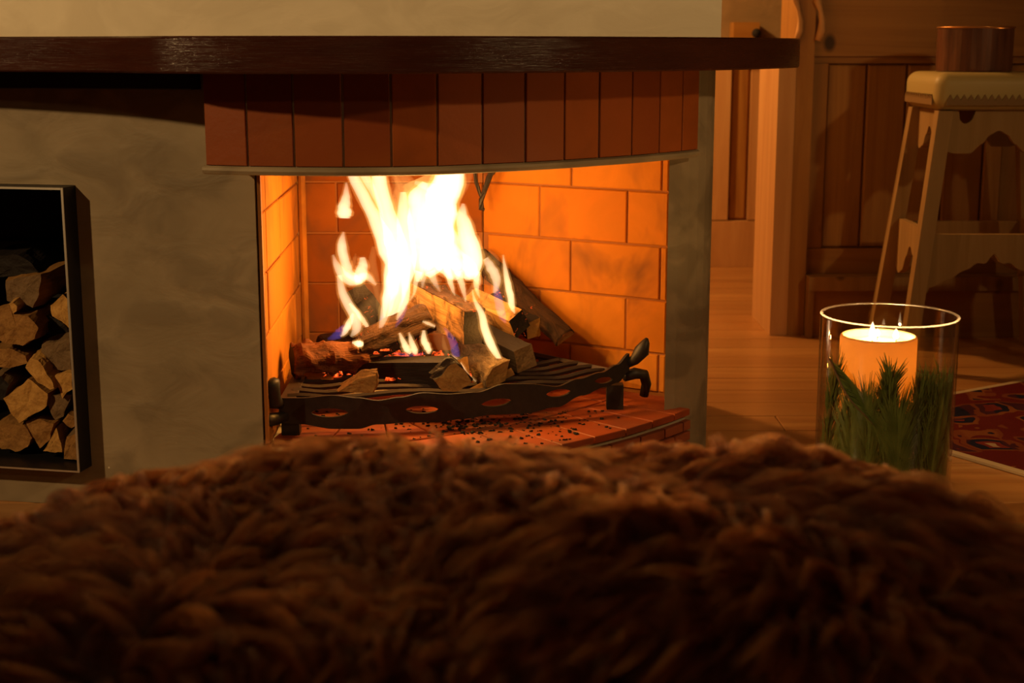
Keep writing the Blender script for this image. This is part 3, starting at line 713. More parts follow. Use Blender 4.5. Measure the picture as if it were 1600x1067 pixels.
# wood stacked in the niche: outline of the cut end in pixels, depth of that end, tilt of the axis
def stacked(pts, D, label, mats, L=.24, ax=(.0, 1, .0), seed=0, ch=.003, bark=None):
    f = [P(x, y, D + .12 * (1 - x / 100) * .3) for x, y in pts]; c = sum(f, Vector()) / len(f)
    f = f[::-1]; n = len(f); back = Vector(ax).normalized() * L
    # loft with roughness: rings from front to back
    prof = []
    for i in range(n):
        a, b = f[i], f[(i + 1) % n]
        for j in range(5): prof.append(a.lerp(b, j / 5))
    m = len(prof); V = []; F = []; MI = []; so = Vector((seed * 5.1, 0, 0)); K = 8
    for k in range(K + 1):
        for p in prof:
            q = p + back * (k / K); r_ = (p - c)
            am = .006 if 0 < k < K else .0035
            q += r_.normalized() * noise.noise(Vector((p.x * 40, k * .5, p.z * 40)) + so) * am * 1.6
            if k == 0: q += (c - q) * .04 + back.normalized() * noise.noise(p * 45 + so) * .004
            V.append(q)
    for k in range(K):
        for j in range(m): F.append((k * m + j, (k + 1) * m + j, (k + 1) * m + (j + 1) % m, k * m + (j + 1) % m)); MI.append(1 if bark and (j * len(pts) // m) in bark else 0)
    # end face with relief
    rn = 3; last = list(range(m))
    for q in range(1, rn + 1):
        s = 1 - q / (rn + 1); st = len(V)
        for j in range(m):
            p = c + (V[j] - c) * s; V.append(p + back.normalized() * noise.noise(p * 45 + so) * .0035)
        for j in range(m): F.append((last[j], last[(j + 1) % m], st + (j + 1) % m, st + j)); MI.append(2)
        last = list(range(st, st + m))
    V.append(c + back * .004); 
    for j in range(m): F.append((last[j], last[(j + 1) % m], len(V) - 1)); MI.append(2)
    F.append(tuple(K * m + j for j in range(m))[::-1]); MI.append(2)
    z = Vector(ax).normalized(); R = z.to_track_quat('Z', 'Y'); Ri = R.inverted()
    me = bpy.data.meshes.new('firewood_log'); me.from_pydata([tuple(Ri @ (v - c)) for v in V], [], F)
    for mm in mats: me.materials.append(mm)
    me.polygons.foreach_set('material_index', MI)
    o = bpy.data.objects.new('firewood_log', me); COL.objects.link(o); o.rotation_mode = 'QUATERNION'; o.rotation_quaternion = R; o.location = c
    return tag(o, label, 'log', 'firewood stacked in the niche')
bk = M['bark']
ND = 2.93
stacked([(8, 438), (40, 432), (64, 428), (62, 460), (52, 482), (30, 476), (10, 470)], ND + .04, 'grey-centred split log, topmost pale end in the niche', (Wm, bk, Wg), .24, (.05, 1, .0), 1)
stacked([(-8, 484), (14, 476), (22, 492), (46, 492), (60, 512), (56, 530), (36, 541), (8, 538), (-10, 528)], ND, 'large rounded rough log end below the topmost one', (Wm, bk, Wm), .22, (0, 1, 0), 2)
stacked([(12, 474), (20, 470), (27, 478), (26, 487), (20, 491)], ND - .004, 'small orange splinter end on top of the large rounded log', (W, bk, W), .16, (.02, 1, 0), 3)
stacked([(79, 478), (98, 459), (109, 468), (110, 516), (96, 500), (82, 494)], ND + .03, 'orange triangular log end against the right plate, highest on that side', (W, bk, W), .2, (0, 1, 0), 4)
stacked([(62, 496), (84, 488), (104, 512), (108, 525), (70, 541), (58, 528)], ND + .09, 'dark shadowed log in the gap under the orange triangular one', (Wg, bk, Wb), .2, (0, 1, 0), 5)  # black end wood stands in for the shade in the gap
stacked([(-12, 545), (14, 542), (40, 556), (46, 568), (20, 574), (-10, 574)], ND + .015, 'flat brown log end under the large rounded one', (Wm, bk, Wm), .22, (0, 1, 0), 6)
stacked([(64, 540), (76, 534), (110, 526), (112, 580), (74, 578), (66, 560)], ND + .01, 'barky brown log end with pale knots at the right plate', (Wg, bk, Wg), .22, (0, 1, 0), 7)
stacked([(38, 574), (48, 558), (60, 562), (78, 590), (88, 609), (80, 611), (58, 598)], ND - .03, 'pale slat lying diagonally across the middle of the niche', (W, bk, W), .10, (.1, 1, .1), 8)
stacked([(84, 584), (113, 582), (113, 608), (104, 612), (98, 622), (90, 606), (82, 594)], ND - .01, 'pale yellow log end right of the diagonal slat', (W, bk, W), .2, (0, 1, 0), 9)
stacked([(5, 623), (44, 592), (60, 600), (76, 614), (74, 634), (44, 652), (30, 661), (20, 650)], ND - .015, 'big square-split block in the middle of the stack', (Wm, bk, W), .22, (.06, 1, .0), 10)
stacked([(72, 618), (113, 616), (108, 630), (100, 652), (86, 656), (78, 646)], ND, 'grey weathered stub right of the big block', (Wg, bk, Wg), .2, (0, 1, 0), 11)
stacked([(96, 658), (106, 644), (116, 650), (120, 664), (112, 668)], ND - .01, 'small pale knotty end beside the right plate, low down', (Wm, bk, Wm), .2, (0, 1, 0), 12)
stacked([(-12, 668), (0, 662), (38, 664), (52, 684), (44, 698), (24, 706), (2, 702), (-12, 690)], ND - .01, 'half-round log end in the bottom row at the picture edge', (Wm, bk, Wm), .22, (0, 1, 0), 13)
stacked([(40, 660), (58, 655), (84, 662), (78, 688), (62, 700), (50, 682)], ND - .005, 'brown wedge between the half-round log and the pale triangle', (Wm, bk, Wm), .22, (0, 1, 0), 14)
stacked([(88, 668), (98, 708), (66, 706), (76, 688)], ND - .02, 'pale triangular log end standing in the bottom row', (W, bk, W), .2, (0, 1, 0), 15)
stacked([(104, 680), (121, 676), (123, 720), (99, 718), (100, 700)], ND - .02, 'log end in the bottom right corner of the niche', (Wg, bk, Wm), .2, (0, 1, 0), 16)
stacked([(-20, 400), (30, 396), (52, 412), (62, 426), (20, 432), (-18, 434)], ND + .10, 'black shadowed log lying on top of the stack', (Wb, bk, Wb), .2, (0, 1, 0), 17)  # shade over the stack put into the black wood colour
stacked([(-18, 590), (2, 586), (14, 602), (6, 626), (-14, 622)], ND + .02, 'dark log end at the picture edge left of the big block', (Wg, bk, Wb), .2, (0, 1, 0), 18)

stacked([(525, 613), (545, 601), (560, 592), (576, 588), (586, 587), (588, 600), (583, 614)], 2.955, 'small pale wedge of kindling in front, just behind the wavy iron bar', (Wm, W, Wm), .032, (.12, 1, .30), 31)['group'] = G
stacked([(676, 594), (694, 580), (712, 566), (722, 574), (738, 596), (722, 612), (692, 612)], 2.962, 'tan quarter-split chunk at the pale right end of the blackened log', (Wb, bk, Wm), .05, (-.25, 1, .10), 32)['group'] = G

# ------------------------------------------------------------------ grate
gr = empty('fire_grate', (-.1, 3.1, Z_HEARTH), 'wrought iron fire grate with wavy slotted front bar and horned ends', 'grate')
GB = [Vector(p) for p in catmull([(-.455, 2.865, 0), (-.33, 2.885, 0), (-.12, 2.925, 0), (.06, 2.985, 0), (.18, 3.045, 0), (.262, 3.11, 0)], 200)]
def gpos(px):
    f = [P(px, 620, g.y).x - g.x for g in GB]
    for i in range(len(GB) - 1):
        if f[i] >= 0 > f[i + 1] : q = f[i] / (f[i] - f[i + 1]); return i, GB[i].y + (GB[i + 1].y - GB[i].y) * q
    i = min(range(len(GB)), key=lambda i: abs(f[i])); return i, GB[i].y
top_px = [(436, 622), (470, 622), (520, 618), (560, 622), (590, 626), (625, 621), (662, 614), (700, 616), (745, 613), (790, 600), (830, 600), (870, 604), (905, 592), (940, 582), (965, 570), (985, 552)]
bot_px = [(436, 660), (470, 663), (520, 670), (560, 670), (590, 663), (640, 660), (680, 660), (720, 655), (770, 648), (820, 646), (870, 636), (910, 618), (945, 605), (965, 598), (985, 578)]
eyes = [(515, 645, 29, 7), (660, 640, 26, 6), (776, 629, 23, 6), (873, 614, 19, 6), (944, 594, 14, 5)]
def interp(tab, x):
    for (a, b), (c, d) in zip(tab[:-1], tab[1:]):
        if a <= x <= c:
            f = (x - a) / (c - a); f = f * f * (3 - 2 * f); return b + (d - b) * f
    return tab[0][1] if x < tab[0][0] else tab[-1][1]
cols = []; px = 436.0
while px <= 985:
    i, y = gpos(px); c = [P(px, interp(top_px, px), y)]
    ey = None
    for ex, eyy, ew, eh in eyes:
        if abs(px - ex) < ew: h = eh * math.sqrt(1 - ((px - ex) / ew) ** 2) ** 1.3; sh = (px - ex) * -.12 if ex > 700 else 0; ey = (eyy + sh - h, eyy + sh + h)
    yt, yb = interp(top_px, px), interp(bot_px, px)
    cols.append((i, y, yt, ey, yb, px)); px += 2.5
bar = MB(); th = .007; gn = normals(GB)
def seg(i0, i1, a0, a1, b0, b1):
    (p0, p1) = [(cols[i0], P(cols[i0][5], v, cols[i0][1])) for v in (a0,)][0][1], P(cols[i1][5], a1, cols[i1][1])
    p3, p2 = P(cols[i0][5], b0, cols[i0][1]), P(cols[i1][5], b1, cols[i1][1])
    n0, n1 = gn[cols[i0][0]] * -th, gn[cols[i1][0]] * -th
    V = [p0, p1, p2, p3, p0 + n0, p1 + n1, p2 + n1, p3 + n0]
    bar.add(V, [(0, 3, 2, 1), (4, 5, 6, 7), (0, 1, 5, 4), (3, 7, 6, 2)])
for i in range(len(cols) - 1):
    c, d = cols[i], cols[i + 1]
    if c[3] or d[3]:
        e0 = c[3] or ((d[3][0] + d[3][1]) / 2,) * 2; e1 = d[3] or ((c[3][0] + c[3][1]) / 2,) * 2
        seg(i, i + 1, c[2], d[2], e0[0], e1[0]); seg(i, i + 1, e0[1], e1[1], c[4], d[4])
    else: seg(i, i + 1, c[2], d[2], c[4], d[4])
bar.build('front_bar', M['iron'], gr)
h = MB()      # flared horns and scrolls
h.tube([P(440, 632, 2.872), P(428, 628, 2.86), P(424, 612, 2.855), P(421, 598, 2.85), P(419, 594, 2.85)], [.010, .017, .018, .021, .014], 14)
h.build('horn', M['iron'], gr, smooth=True)
h = MB(); h.tube([P(448, 650, 2.872), P(432, 654, 2.86), P(420, 656, 2.845), P(416, 657, 2.83)], [.010, .013, .014, .010], 12); h.build('scroll', M['iron'], gr, smooth=True)
h = MB(); h.tube([P(980, 568, 3.112), P(992, 562, 3.105), P(1003, 548, 3.10), P(1009, 534, 3.10), P(1011, 528, 3.10)], [.010, .012, .017, .009, .003], 12); h.build('horn', M['iron'], gr, smooth=True)
h = MB(); h.tube([P(975, 588, 3.11), P(992, 583, 3.12), P(1006, 585, 3.13), P(1010, 600, 3.14), P(1006, 618, 3.145)], [.012, .013, .012, .011, .010], 10); h.build('scroll', M['iron'], gr, smooth=True)
for px, D in ((455, 2.885), (961, 3.10)):
    c = P(px, 640, D); zt = P(px, 600 if px > 800 else 640, D).z
    MB().box(c.x - .019, c.x + .017, D - .012, D + .018, Z_HEARTH + .0005, zt).build('foot', M['iron'], gr)
for px, D in ((500, 3.38), (850, 3.30)):
    c = P(px, 560, D); MB().box(c.x - .012, c.x + .012, D - .012, D + .012, Z_HEARTH + .0005, H - .70).build('foot', M['iron'], gr)
zb = H - .697
for k in range(9):
    d = .035 + k * .052
    pts = []
    for i in range(6, 190, 8):
        p = GB[i] + Vector((-.02 + d * .06, d * 1.0, 0)); 
        if p.x < -.47 or p.x > .30 - d * .75: continue
        pts.append(Vector((p.x, min(p.y, 3.47), zb + .004 * math.sin(i * .12 + k))))
    if len(pts) > 3: MB().tube(pts, .0065, 6).build('grate_bar', M['bar_iron'], gr)
MB().slab([P(437, 622, 2.885), P(462, 622, 2.885), Vector((-.452, 3.40, zb + .012)), Vector((-.475, 3.40, zb + .012))], (0, 0, -.02), .001).build('side_bar', M['bar_iron'], gr)
a, b = Vector((.235, 3.13, zb)), Vector((-.06, 3.44, zb)); MB().tube([a, b], .008, 6).build('side_bar', M['bar_iron'], gr)
# charcoal crumbs and embers on the hearth
cr = MB(); rs = random.Random(5)
def bit(mbx, p, s, rs):
    q = [p + Vector((rs.uniform(-1, 1), rs.uniform(-1, 1), rs.uniform(0, 1))) * s for _ in range(4)] + [p + Vector((rs.uniform(-.3, .3), rs.uniform(-.3, .3), 1.0)) * s]
    c = p; z = p.z
    V = [p + Vector((math.cos(a) * s * rs.uniform(.6, 1.5), math.sin(a) * s * rs.uniform(.5, 1), 0)) for a in (0, 1.2, 2.5, 3.8, 5.0)]
    T = [v * 1.0 + (p - v) * rs.uniform(.1, .5) + Vector((0, 0, s * rs.uniform(.3, .9))) for v in V]
    mbx.add(V + T, [(0, 1, 6, 5), (1, 2, 7, 6), (2, 3, 8, 7), (3, 4, 9, 8), (4, 0, 5, 9), (5, 6, 7, 8, 9), (4, 3, 2, 1, 0)])
for i in range(420):
    px, py = rs.uniform(440, 960), rs.uniform(640, 705)
    if rs.random() < .45: px = rs.gauss(760, 70); py = rs.gauss(660, 12)
    p = PZ(px, py, Z_HEARTH + .0005)
    if p.x < -.47 and p.y > 2.79: continue
    i0 = min(range(len(CURVE)), key=lambda k: abs(CURVE[k].x - p.x))
    if p.y < CURVE[i0].y + .03 or p.y > 3.4: continue
    bit(cr, p, rs.uniform(.0012, .0050), rs)
co = cr.build('charcoal_crumbs', M['charcoal']); tag(co, 'black charcoal crumbs scattered on the terracotta hearth', 'charcoal', kind='stuff')
eb = MB(); rs = random.Random(9)
for i in range(150):
    px = rs.uniform(500, 760); D = rs.uniform(3.05, 3.30); p = P(px, 560, D); p.z = zb + .008
    bit(eb, p, rs.uniform(.005, .014), rs)
for (px, py) in ((590, 553), (600, 548), (630, 592), (650, 592), (612, 594), (676, 590)):
    for _ in range(4): bit(eb, P(px + rs.uniform(-6, 6), py, 3.03), rs.uniform(.004, .008), rs)
eo = eb.build('ember_bed', M['ember']); tag(eo, 'glowing red ember bed on the grate bars under the logs', 'embers', kind='stuff')

# ------------------------------------------------------------------ flames
fire = empty('fire', P(660, 540, 3.2), 'tall white and orange fire blazing over the logs', 'fire')
def tongue(path, m, depth=.55, D=3.25, nm='flame_tongue', k=12, n=26, wob=.18, seed=None, parent=None):
    seed = seed if seed is not None else random.random() * 50
    pts = [(a[0], a[1], a[2], a[3] if len(a) > 3 else D) for a in path]
    c = catmull(pts, n); V = []; F = []
    W3 = [P(q[0], q[1], q[3]) for q in c]
    for i, q in enumerate(c):
        t = (W3[min(i + 1, n - 1)] - W3[max(i - 1, 0)]).normalized(); a = t.cross(Vector((0, 1, 0))).normalized(); b = a.cross(t).normalized()
        r = max(.5, q[2]) / 2 / FPX * q[3]
        nz = noise.noise(Vector((seed, i * .35, 0))) * wob; nz2 = noise.noise(Vector((seed, 9, i * .35))) * wob
        for j in range(k):
            ang = 2 * math.pi * j / k; rr = r * (1 + nz * math.cos(ang) + nz2 * math.sin(2 * ang) + .12 * noise.noise(Vector((seed, i * .5, ang))))
            V.append(W3[i] + a * math.cos(ang) * rr + b * math.sin(ang) * (rr * depth))
    for i in range(n - 1):
        for j in range(k): F.append((i * k + j, i * k + (j + 1) % k, (i + 1) * k + (j + 1) % k, (i + 1) * k + j)[::-1])
    F += [tuple(range(k)), tuple(range((n - 1) * k, n * k))[::-1]]
    return mk(nm, V, F, m, parent or fire, smooth=True)
fw, fo, ft, fbl = M['fl_white'], M['fl_orange'], M['fl_thin'], M['fl_blue']
TT = [
 # left sweeping ribbon
 (fw, 3.24, .45, [(545, 255, 14), (556, 285, 18), (575, 320, 20), (590, 350, 24), (606, 385, 32), (616, 410, 36), (612, 440, 26), (604, 470, 14), (600, 500, 3)]),
 (fw, 3.26, .45, [(588, 250, 26), (594, 290, 24), (604, 330, 26), (616, 370, 34), (622, 400, 34), (618, 430, 22)]),
 (fw, 3.28, .4, [(560, 258, 16), (578, 290, 14), (592, 320, 8), (600, 350, 4)]),
 # centre
 (fw, 3.28, .45, [(664, 285, 10), (655, 310, 34), (655, 345, 38), (660, 380, 38), (656, 410, 26), (654, 440, 8)]),
 (fw, 3.26, .5, [(702, 250, 44), (700, 285, 50), (690, 315, 52), (684, 350, 56), (684, 385, 50), (676, 415, 32), (668, 432, 10)]),
 (fw, 3.22, .4, [(686, 300, 16), (678, 350, 28), (668, 400, 30), (662, 430, 12), (660, 450, 3)]),
 (fw, 3.30, .45, [(630, 300, 10), (632, 340, 24), (634, 380, 30), (632, 410, 40), (625, 440, 34), (620, 470, 22), (610, 500, 16), (600, 522, 3)]),
 (fw, 3.18, .4, [(626, 395, 14), (616, 430, 22), (608, 465, 22), (600, 495, 14), (592, 520, 3)]),
 (fw, 3.16, .4, [(636, 400, 10), (634, 440, 14), (634, 465, 14), (626, 485, 10), (620, 500, 3)]),
 # right lobe
 (fw, 3.30, .5, [(724, 318, 5), (722, 340, 20), (730, 370, 30), (738, 400, 34), (736, 425, 26), (726, 436, 6)]),
 (fw, 3.26, .4, [(700, 350, 14), (704, 380, 28), (710, 405, 26), (722, 425, 20), (735, 436, 4)]),
 (fw, 3.22, .4, [(668, 330, 10), (672, 365, 30), (690, 400, 40), (708, 425, 30), (716, 436, 8)]),
 (fo, 3.24, .4, [(645, 345, 6), (646, 375, 20), (652, 405, 30), (668, 430, 26), (690, 440, 8)]),
 (fw, 3.20, .35, [(700, 372, 6), (716, 400, 22), (734, 420, 26), (746, 436, 12), (750, 446, 3)]),
 (fw, 3.20, .35, [(716, 424, 14), (722, 446, 10), (726, 462, 6), (728, 474, 2)]),
 (fw, 3.20, .35, [(672, 424, 16), (680, 442, 9), (688, 456, 2)]),
 (fw, 3.22, .35, [(655, 424, 14), (650, 440, 9), (647, 458, 5), (640, 470, 2)]),
 (fo, 3.26, .35, [(612, 262, 10), (622, 285, 10), (634, 305, 14), (642, 330, 20), (640, 360, 12)]),
 (fw, 3.26, .35, [(648, 285, 6), (668, 292, 14), (690, 300, 20), (700, 320, 10)]),
 (fo, 3.18, .4, [(764, 392, 6), (774, 404, 12), (780, 414, 5)]),
 (fw, 3.16, .35, [(748, 424, 6), (744, 440, 10), (746, 456, 6), (750, 466, 2)]),
 (fw, 3.24, .4, [(690, 395, 12), (700, 425, 12), (706, 448, 8), (711, 462, 2)]),
 (fo, 3.34, .5, [(726, 322, 6), (732, 345, 10), (734, 372, 8), (744, 400, 12), (748, 430, 4)]),
 # left small cluster
 (fw, 3.20, .5, [(537, 362, 3), (534, 382, 15), (538, 405, 16), (545, 425, 16), (556, 436, 12), (566, 442, 4)]),
 (fw, 3.20, .45, [(520, 398, 3), (527, 415, 12), (538, 432, 18), (556, 438, 18), (572, 432, 14), (588, 445, 4)]),
 (fw, 3.20, .5, [(566, 402, 9), (567, 416, 17), (562, 432, 20), (556, 444, 4)]),
 (fw, 3.16, .45, [(530, 430, 8), (534, 452, 13), (544, 475, 16), (556, 497, 18), (556, 515, 14), (548, 526, 3)]),
 (fw, 3.14, .45, [(546, 474, 4), (560, 490, 8), (571, 506, 8), (578, 518, 2)]),
 (fw, 3.17, .45, [(552, 490, 4), (544, 508, 12), (538, 520, 8), (532, 526, 2)]),
 (fo, 3.22, .45, [(556, 396, 3), (552, 412, 9), (548, 428, 8), (545, 436, 2)]),
 # detached tongue
 (fw, 3.22, .5, [(541, 285, 3), (541, 305, 12), (538, 322, 20), (538, 334, 24), (538, 341, 16)]),
 # right small ones
 (fw, 3.16, .5, [(786, 398, 2), (790, 425, 8), (796, 455, 12), (800, 478, 10), (804, 490, 2)]),
 (fw, 3.22, .4, [(758, 404, 10), (768, 420, 16), (776, 440, 14), (772, 458, 5)]),
 (fo, 3.22, .5, [(752, 385, 4), (760, 398, 8), (768, 408, 6)]),
 (fw, 3.02, .45, [(738, 452, 2), (742, 470, 6), (752, 490, 11), (758, 515, 14), (768, 540, 14), (780, 560, 8), (786, 570, 2)]),
 (fo, 3.20, .5, [(748, 425, 10), (744, 445, 14), (732, 462, 10), (728, 476, 2)]),
 # low flames over the black log
 (fw, 3.04, .5, [(624, 520, 4), (630, 533, 9), (636, 545, 12), (642, 552, 6)]),
 (fw, 3.04, .5, [(639, 519, 2), (643, 534, 9), (648, 548, 11), (650, 554, 4)]),
 (fw, 3.04, .5, [(662, 516, 5), (663, 532, 11), (669, 546, 11), (670, 553, 4)]),
 (fo, 3.03, .5, [(692, 524, 3), (694, 540, 8), (698, 552, 6), (682, 553, 3)]),
 (fw, 3.03, .5, [(660, 502, 3), (668, 505, 6), (680, 510, 4)]),
 (fw, 3.00, .5, [(702, 554, 3), (712, 562, 6), (722, 572, 5), (730, 584, 4), (744, 596, 2)]),
 (fw, 3.00, .8, [(550, 535, 3), (561, 537, 12), (568, 537, 6)]),
 # veils between
 (fo, 3.32, .35, [(570, 262, 40), (590, 300, 50), (604, 345, 40), (612, 380, 20), (610, 400, 4)]),
 (fo, 3.32, .30, [(628, 268, 22), (634, 300, 40), (632, 345, 40), (640, 385, 34), (648, 420, 20)]),
 (fo, 3.32, .30, [(655, 278, 60), (665, 300, 70), (690, 350, 60), (710, 400, 40)]),
 (fo, 3.34, .35, [(738, 262, 10), (726, 290, 14), (718, 310, 8), (712, 330, 3)]),
 (fo, 3.34, .35, [(614, 262, 8), (617, 285, 12), (622, 310, 12), (626, 335, 4)]),
 (fo, 3.26, .35, [(584, 385, 8), (582, 410, 14), (586, 435, 14), (592, 470, 12), (592, 500, 3)]),
 (ft, 3.24, .4, [(560, 400, 20), (566, 440, 40), (576, 480, 40), (570, 520, 16)]),
 (ft, 3.24, .4, [(760, 400, 14), (772, 430, 40), (780, 460, 40), (790, 490, 20)]),
 (ft, 3.10, .4, [(686, 500, 10), (690, 520, 30), (700, 545, 30), (712, 570, 16)]),
 (ft, 3.20, .4, [(740, 440, 10), (752, 465, 26), (760, 500, 20), (768, 520, 8)]),
 # blue roots
 (fbl, 3.14, .5, [(556, 500, 3), (536, 515, 14), (526, 524, 14), (512, 530, 4)]),
 (fbl, 3.12, .5, [(600, 488, 4), (596, 505, 12), (586, 520, 12), (576, 530, 4)]),
 (fbl, 3.02, .5, [(694, 512, 4), (706, 530, 12), (712, 550, 14), (716, 566, 5)]),
 (fbl, 3.03, .5, [(664, 552, 3), (650, 554, 6), (630, 554, 6), (616, 552, 3)]),
 (fbl, 3.06, .5, [(774, 440, 4), (778, 465, 14), (784, 490, 14), (790, 505, 4)]),
 (fbl, 3.16, .5, [(630, 450, 4), (632, 475, 10), (626, 495, 10), (618, 512, 3)]),
]
for qi, (m_, D, dep, path) in enumerate(TT):
    D = D - .10 if D > 3.15 else D
    t_ = tongue(path, M['fl_tip'] if m_ is fw and max(p[2] for p in path) < 16 else m_, dep, D, seed=qi * 3.7)
    if m_ is fw: tongue([(p[0], p[1], p[2] * 1.12 + 4.5) for p in path], M['fl_sheath'], dep, D + .001, 'flame_edge', seed=qi * 3.7 + .4, parent=t_)

# ------------------------------------------------------------------ glass hurricane with candle and pine
VC = P(1390, 492, 2.55); VC.z = 0; VR = .1195; VT = P(1390, 493, 2.55).z
gl = MB().lathe((VC.x, VC.y, 0), [(.0005, .0005), (VR - .006, .0005), (VR, .006), (VR, VT - .002), (VR - .0012, VT), (VR - .0035, VT - .0003), (VR - .004, VT - .003), (VR - .004, .012), (VR - .01, .009), (.0005, .009)], 96)
go = gl.build('glass_hurricane', M['glass'], smooth=True); tag(go, 'tall clear glass cylinder hurricane standing on the plank floor', 'vase')
MB().lathe((VC.x, VC.y, 0), [(VR - .002 + .0022 * math.cos(q * math.pi / 4), VT + .0012 + .0016 * math.sin(q * math.pi / 4)) for q in range(9)], 96).build('rim', M['rim'], go, smooth=True)
CC = P(1373, 523, 2.54); CR = .0665; CT = CC.z; CBz = .0095
cr_ = empty('candle', (CC.x, CC.y, CBz), 'thick ivory three-wick pillar candle burning inside the glass cylinder', 'candle')
body = MB().lathe((CC.x, CC.y, 0), [(.0005, CBz), (CR, CBz), (CR, CT - .006), (CR - .001, CT - .002), (CR - .0035, CT), (CR - .007, CT - .003), (CR - .010, CT - .010), (CR - .016, CT - .013), (.0005, CT - .014)], 64)
# closed solid column: translucent wax, lit by the flames and by an added lamp inside
body.build('wax_body', M['wax'], cr_, smooth=True)
for (px, py, hgt) in ((1363, 517, .034), (1371, 521, .016), (1400, 520, .022)):
    q = P(px, py, 2.54 + (.02 if px == 1371 else -.01)); z0 = CT - .0135
    MB().tube([Vector((q.x, q.y, z0)), Vector((q.x + .001, q.y, z0 + .007)), Vector((q.x + .003, q.y, z0 + .011))], .0009, 6).build('wick', M['wick'], cr_)
    z1 = z0 + .006
    MB().lathe((q.x, q.y, z1), [(.0002, 0), (.0045, hgt * .12), (.0062, hgt * .3), (.0052, hgt * .55), (.0026, hgt * .82), (.0002, hgt)], 12).build('candle_flame', M['fl_candle'], cr_, smooth=True)
    lamp('candle_light', (q.x, q.y, z1 + hgt * .4), 1.5, (1, .55, .18), .003)
lamp('wax_fill_light', (CC.x, CC.y, CT - .05), .15, (1, .42, .08), .012)  # added lamp inside the wax, makes the body glow
# pine sprigs
def sprig(label, stem, nn, L, spread, seed, up=.5, droop=0.0):
    rs = random.Random(seed); st = [Vector(p) for p in catmull([tuple(p) for p in stem], 14)]
    root = empty('pine_sprig', st[0], label, 'pine sprig', 'pine sprigs in the glass cylinder')
    MB().tube(st, [.0018 * (1 - .6 * i / 13) for i in range(14)], 6).build('stem', M['twig'], root)
    mb = MB(); Rm = VR - .0065
    for i in range(nn):
        f = rs.random() ** .8 * 13; k = min(int(f), 12); p = st[k].lerp(st[k + 1], f - k); t = (st[k + 1] - st[k]).normalized()
        a = Vector((rs.gauss(0, 1), rs.gauss(0, 1), rs.gauss(0, 1))); a = (a - t * a.dot(t)).normalized()
        sp = spread * rs.uniform(.5, 1.2); d = (t * up + a * sp).normalized(); l = L * rs.uniform(.65, 1.1)
        q = [p]; 
        for s_ in range(4):
            d = (d + Vector((0, 0, -droop)) + a * .02).normalized(); nx = q[-1] + d * l / 4
            rx, ry = nx.x - VC.x, nx.y - VC.y; rr = math.hypot(rx, ry)
            if rr > Rm: nx.x = VC.x + rx / rr * Rm; nx.y = VC.y + ry / rr * Rm
            cx, cy2 = nx.x - CC.x, nx.y - CC.y; cr2 = math.hypot(cx, cy2)
            if cr2 < CR + .002 and nx.z < CT: nx.x = CC.x + cx / cr2 * (CR + .002); nx.y = CC.y + cy2 / cr2 * (CR + .002)
            nx.z = max(nx.z, .013); q.append(nx)
        mb.tube(q, [.0008, .0010, .0010, .0008, .0003], 3, cap=False)
    o = mb.build('needles', M['needle'], root); o['kind'] = 'stuff'
    return root
def vp(ang, z, r=.105):
    a = math.radians(ang); return Vector((VC.x + r * math.cos(a), VC.y + r * math.sin(a), z))
def sp_(px, py, D): return P(px, py, D)
sprig('long-needled pine sprig sweeping from the upper left down across the candle', [sp_(1296, 560, 2.50), sp_(1325, 620, 2.455), sp_(1370, 670, 2.445), sp_(1410, 740, 2.445)][::1], 420, .075, .28, 1, 1.0)
sprig('upright pine tuft with a spiky brush top before the candle', [sp_(1380, 740, 2.445), sp_(1385, 680, 2.448), sp_(1388, 630, 2.452), sp_(1392, 596, 2.455)], 420, .050, .42, 2, .8)
sprig('pine sprig with needles hanging straight down, low on the left', [vp(215, .33, .10), vp(213, .27, .105), vp(212, .20, .106), vp(210, .08, .106)], 380, .085, .22, 3, 1.0, .05)
sprig('pine sprig leaning right, low beside the candle', [vp(285, .10, .10), vp(290, .2, .104), vp(297, .27, .104), vp(306, .32, .10)], 380, .07, .35, 4, .8)
sprig('pine sprig pressed against the glass low at the middle front', [vp(262, .06, .108), vp(266, .14, .109), vp(268, .22, .109), vp(266, .28, .108)], 620, .085, .42, 11, .9)
sprig('pine sprig low at the very left front, fanning upward', [vp(222, .04, .108), vp(226, .12, .109), vp(229, .20, .108), vp(227, .27, .107)], 620, .085, .5, 15, .9)
sprig('pine sprig filling the low left front beside the hanging needles', [vp(232, .04, .108), vp(240, .13, .109), vp(244, .22, .108), vp(240, .29, .107)], 620, .085, .42, 12, .9)
sprig('dark pine sprig between the upright tuft and the right side', [vp(290, .04, .108), vp(298, .13, .109), vp(304, .22, .108), vp(310, .29, .107)], 620, .085, .42, 14, .9)
sprig('dark pine sprig at the far right of the glass', [vp(318, .05, .10), vp(325, .17, .102), vp(332, .25, .102), vp(345, .32, .10)], 380, .075, .35, 5, .8)
sprig('pine sprig at the left rim side, needles pointing up', [vp(180, .10, .10), vp(188, .2, .104), vp(192, .28, .104), vp(196, .34, .104)], 260, .065, .30, 6, .9)
sprig('pine sprig lying low along the front of the glass', [vp(235, .16, .106), vp(255, .13, .107), vp(275, .11, .107), vp(295, .08, .106)], 380, .075, .35, 8, .8, .03)
sprig('pine sprig with short needles in front, right of the upright tuft', [sp_(1405, 740, 2.45), sp_(1418, 690, 2.455), sp_(1430, 650, 2.46), sp_(1440, 615, 2.47)], 360, .055, .35, 10, .9)

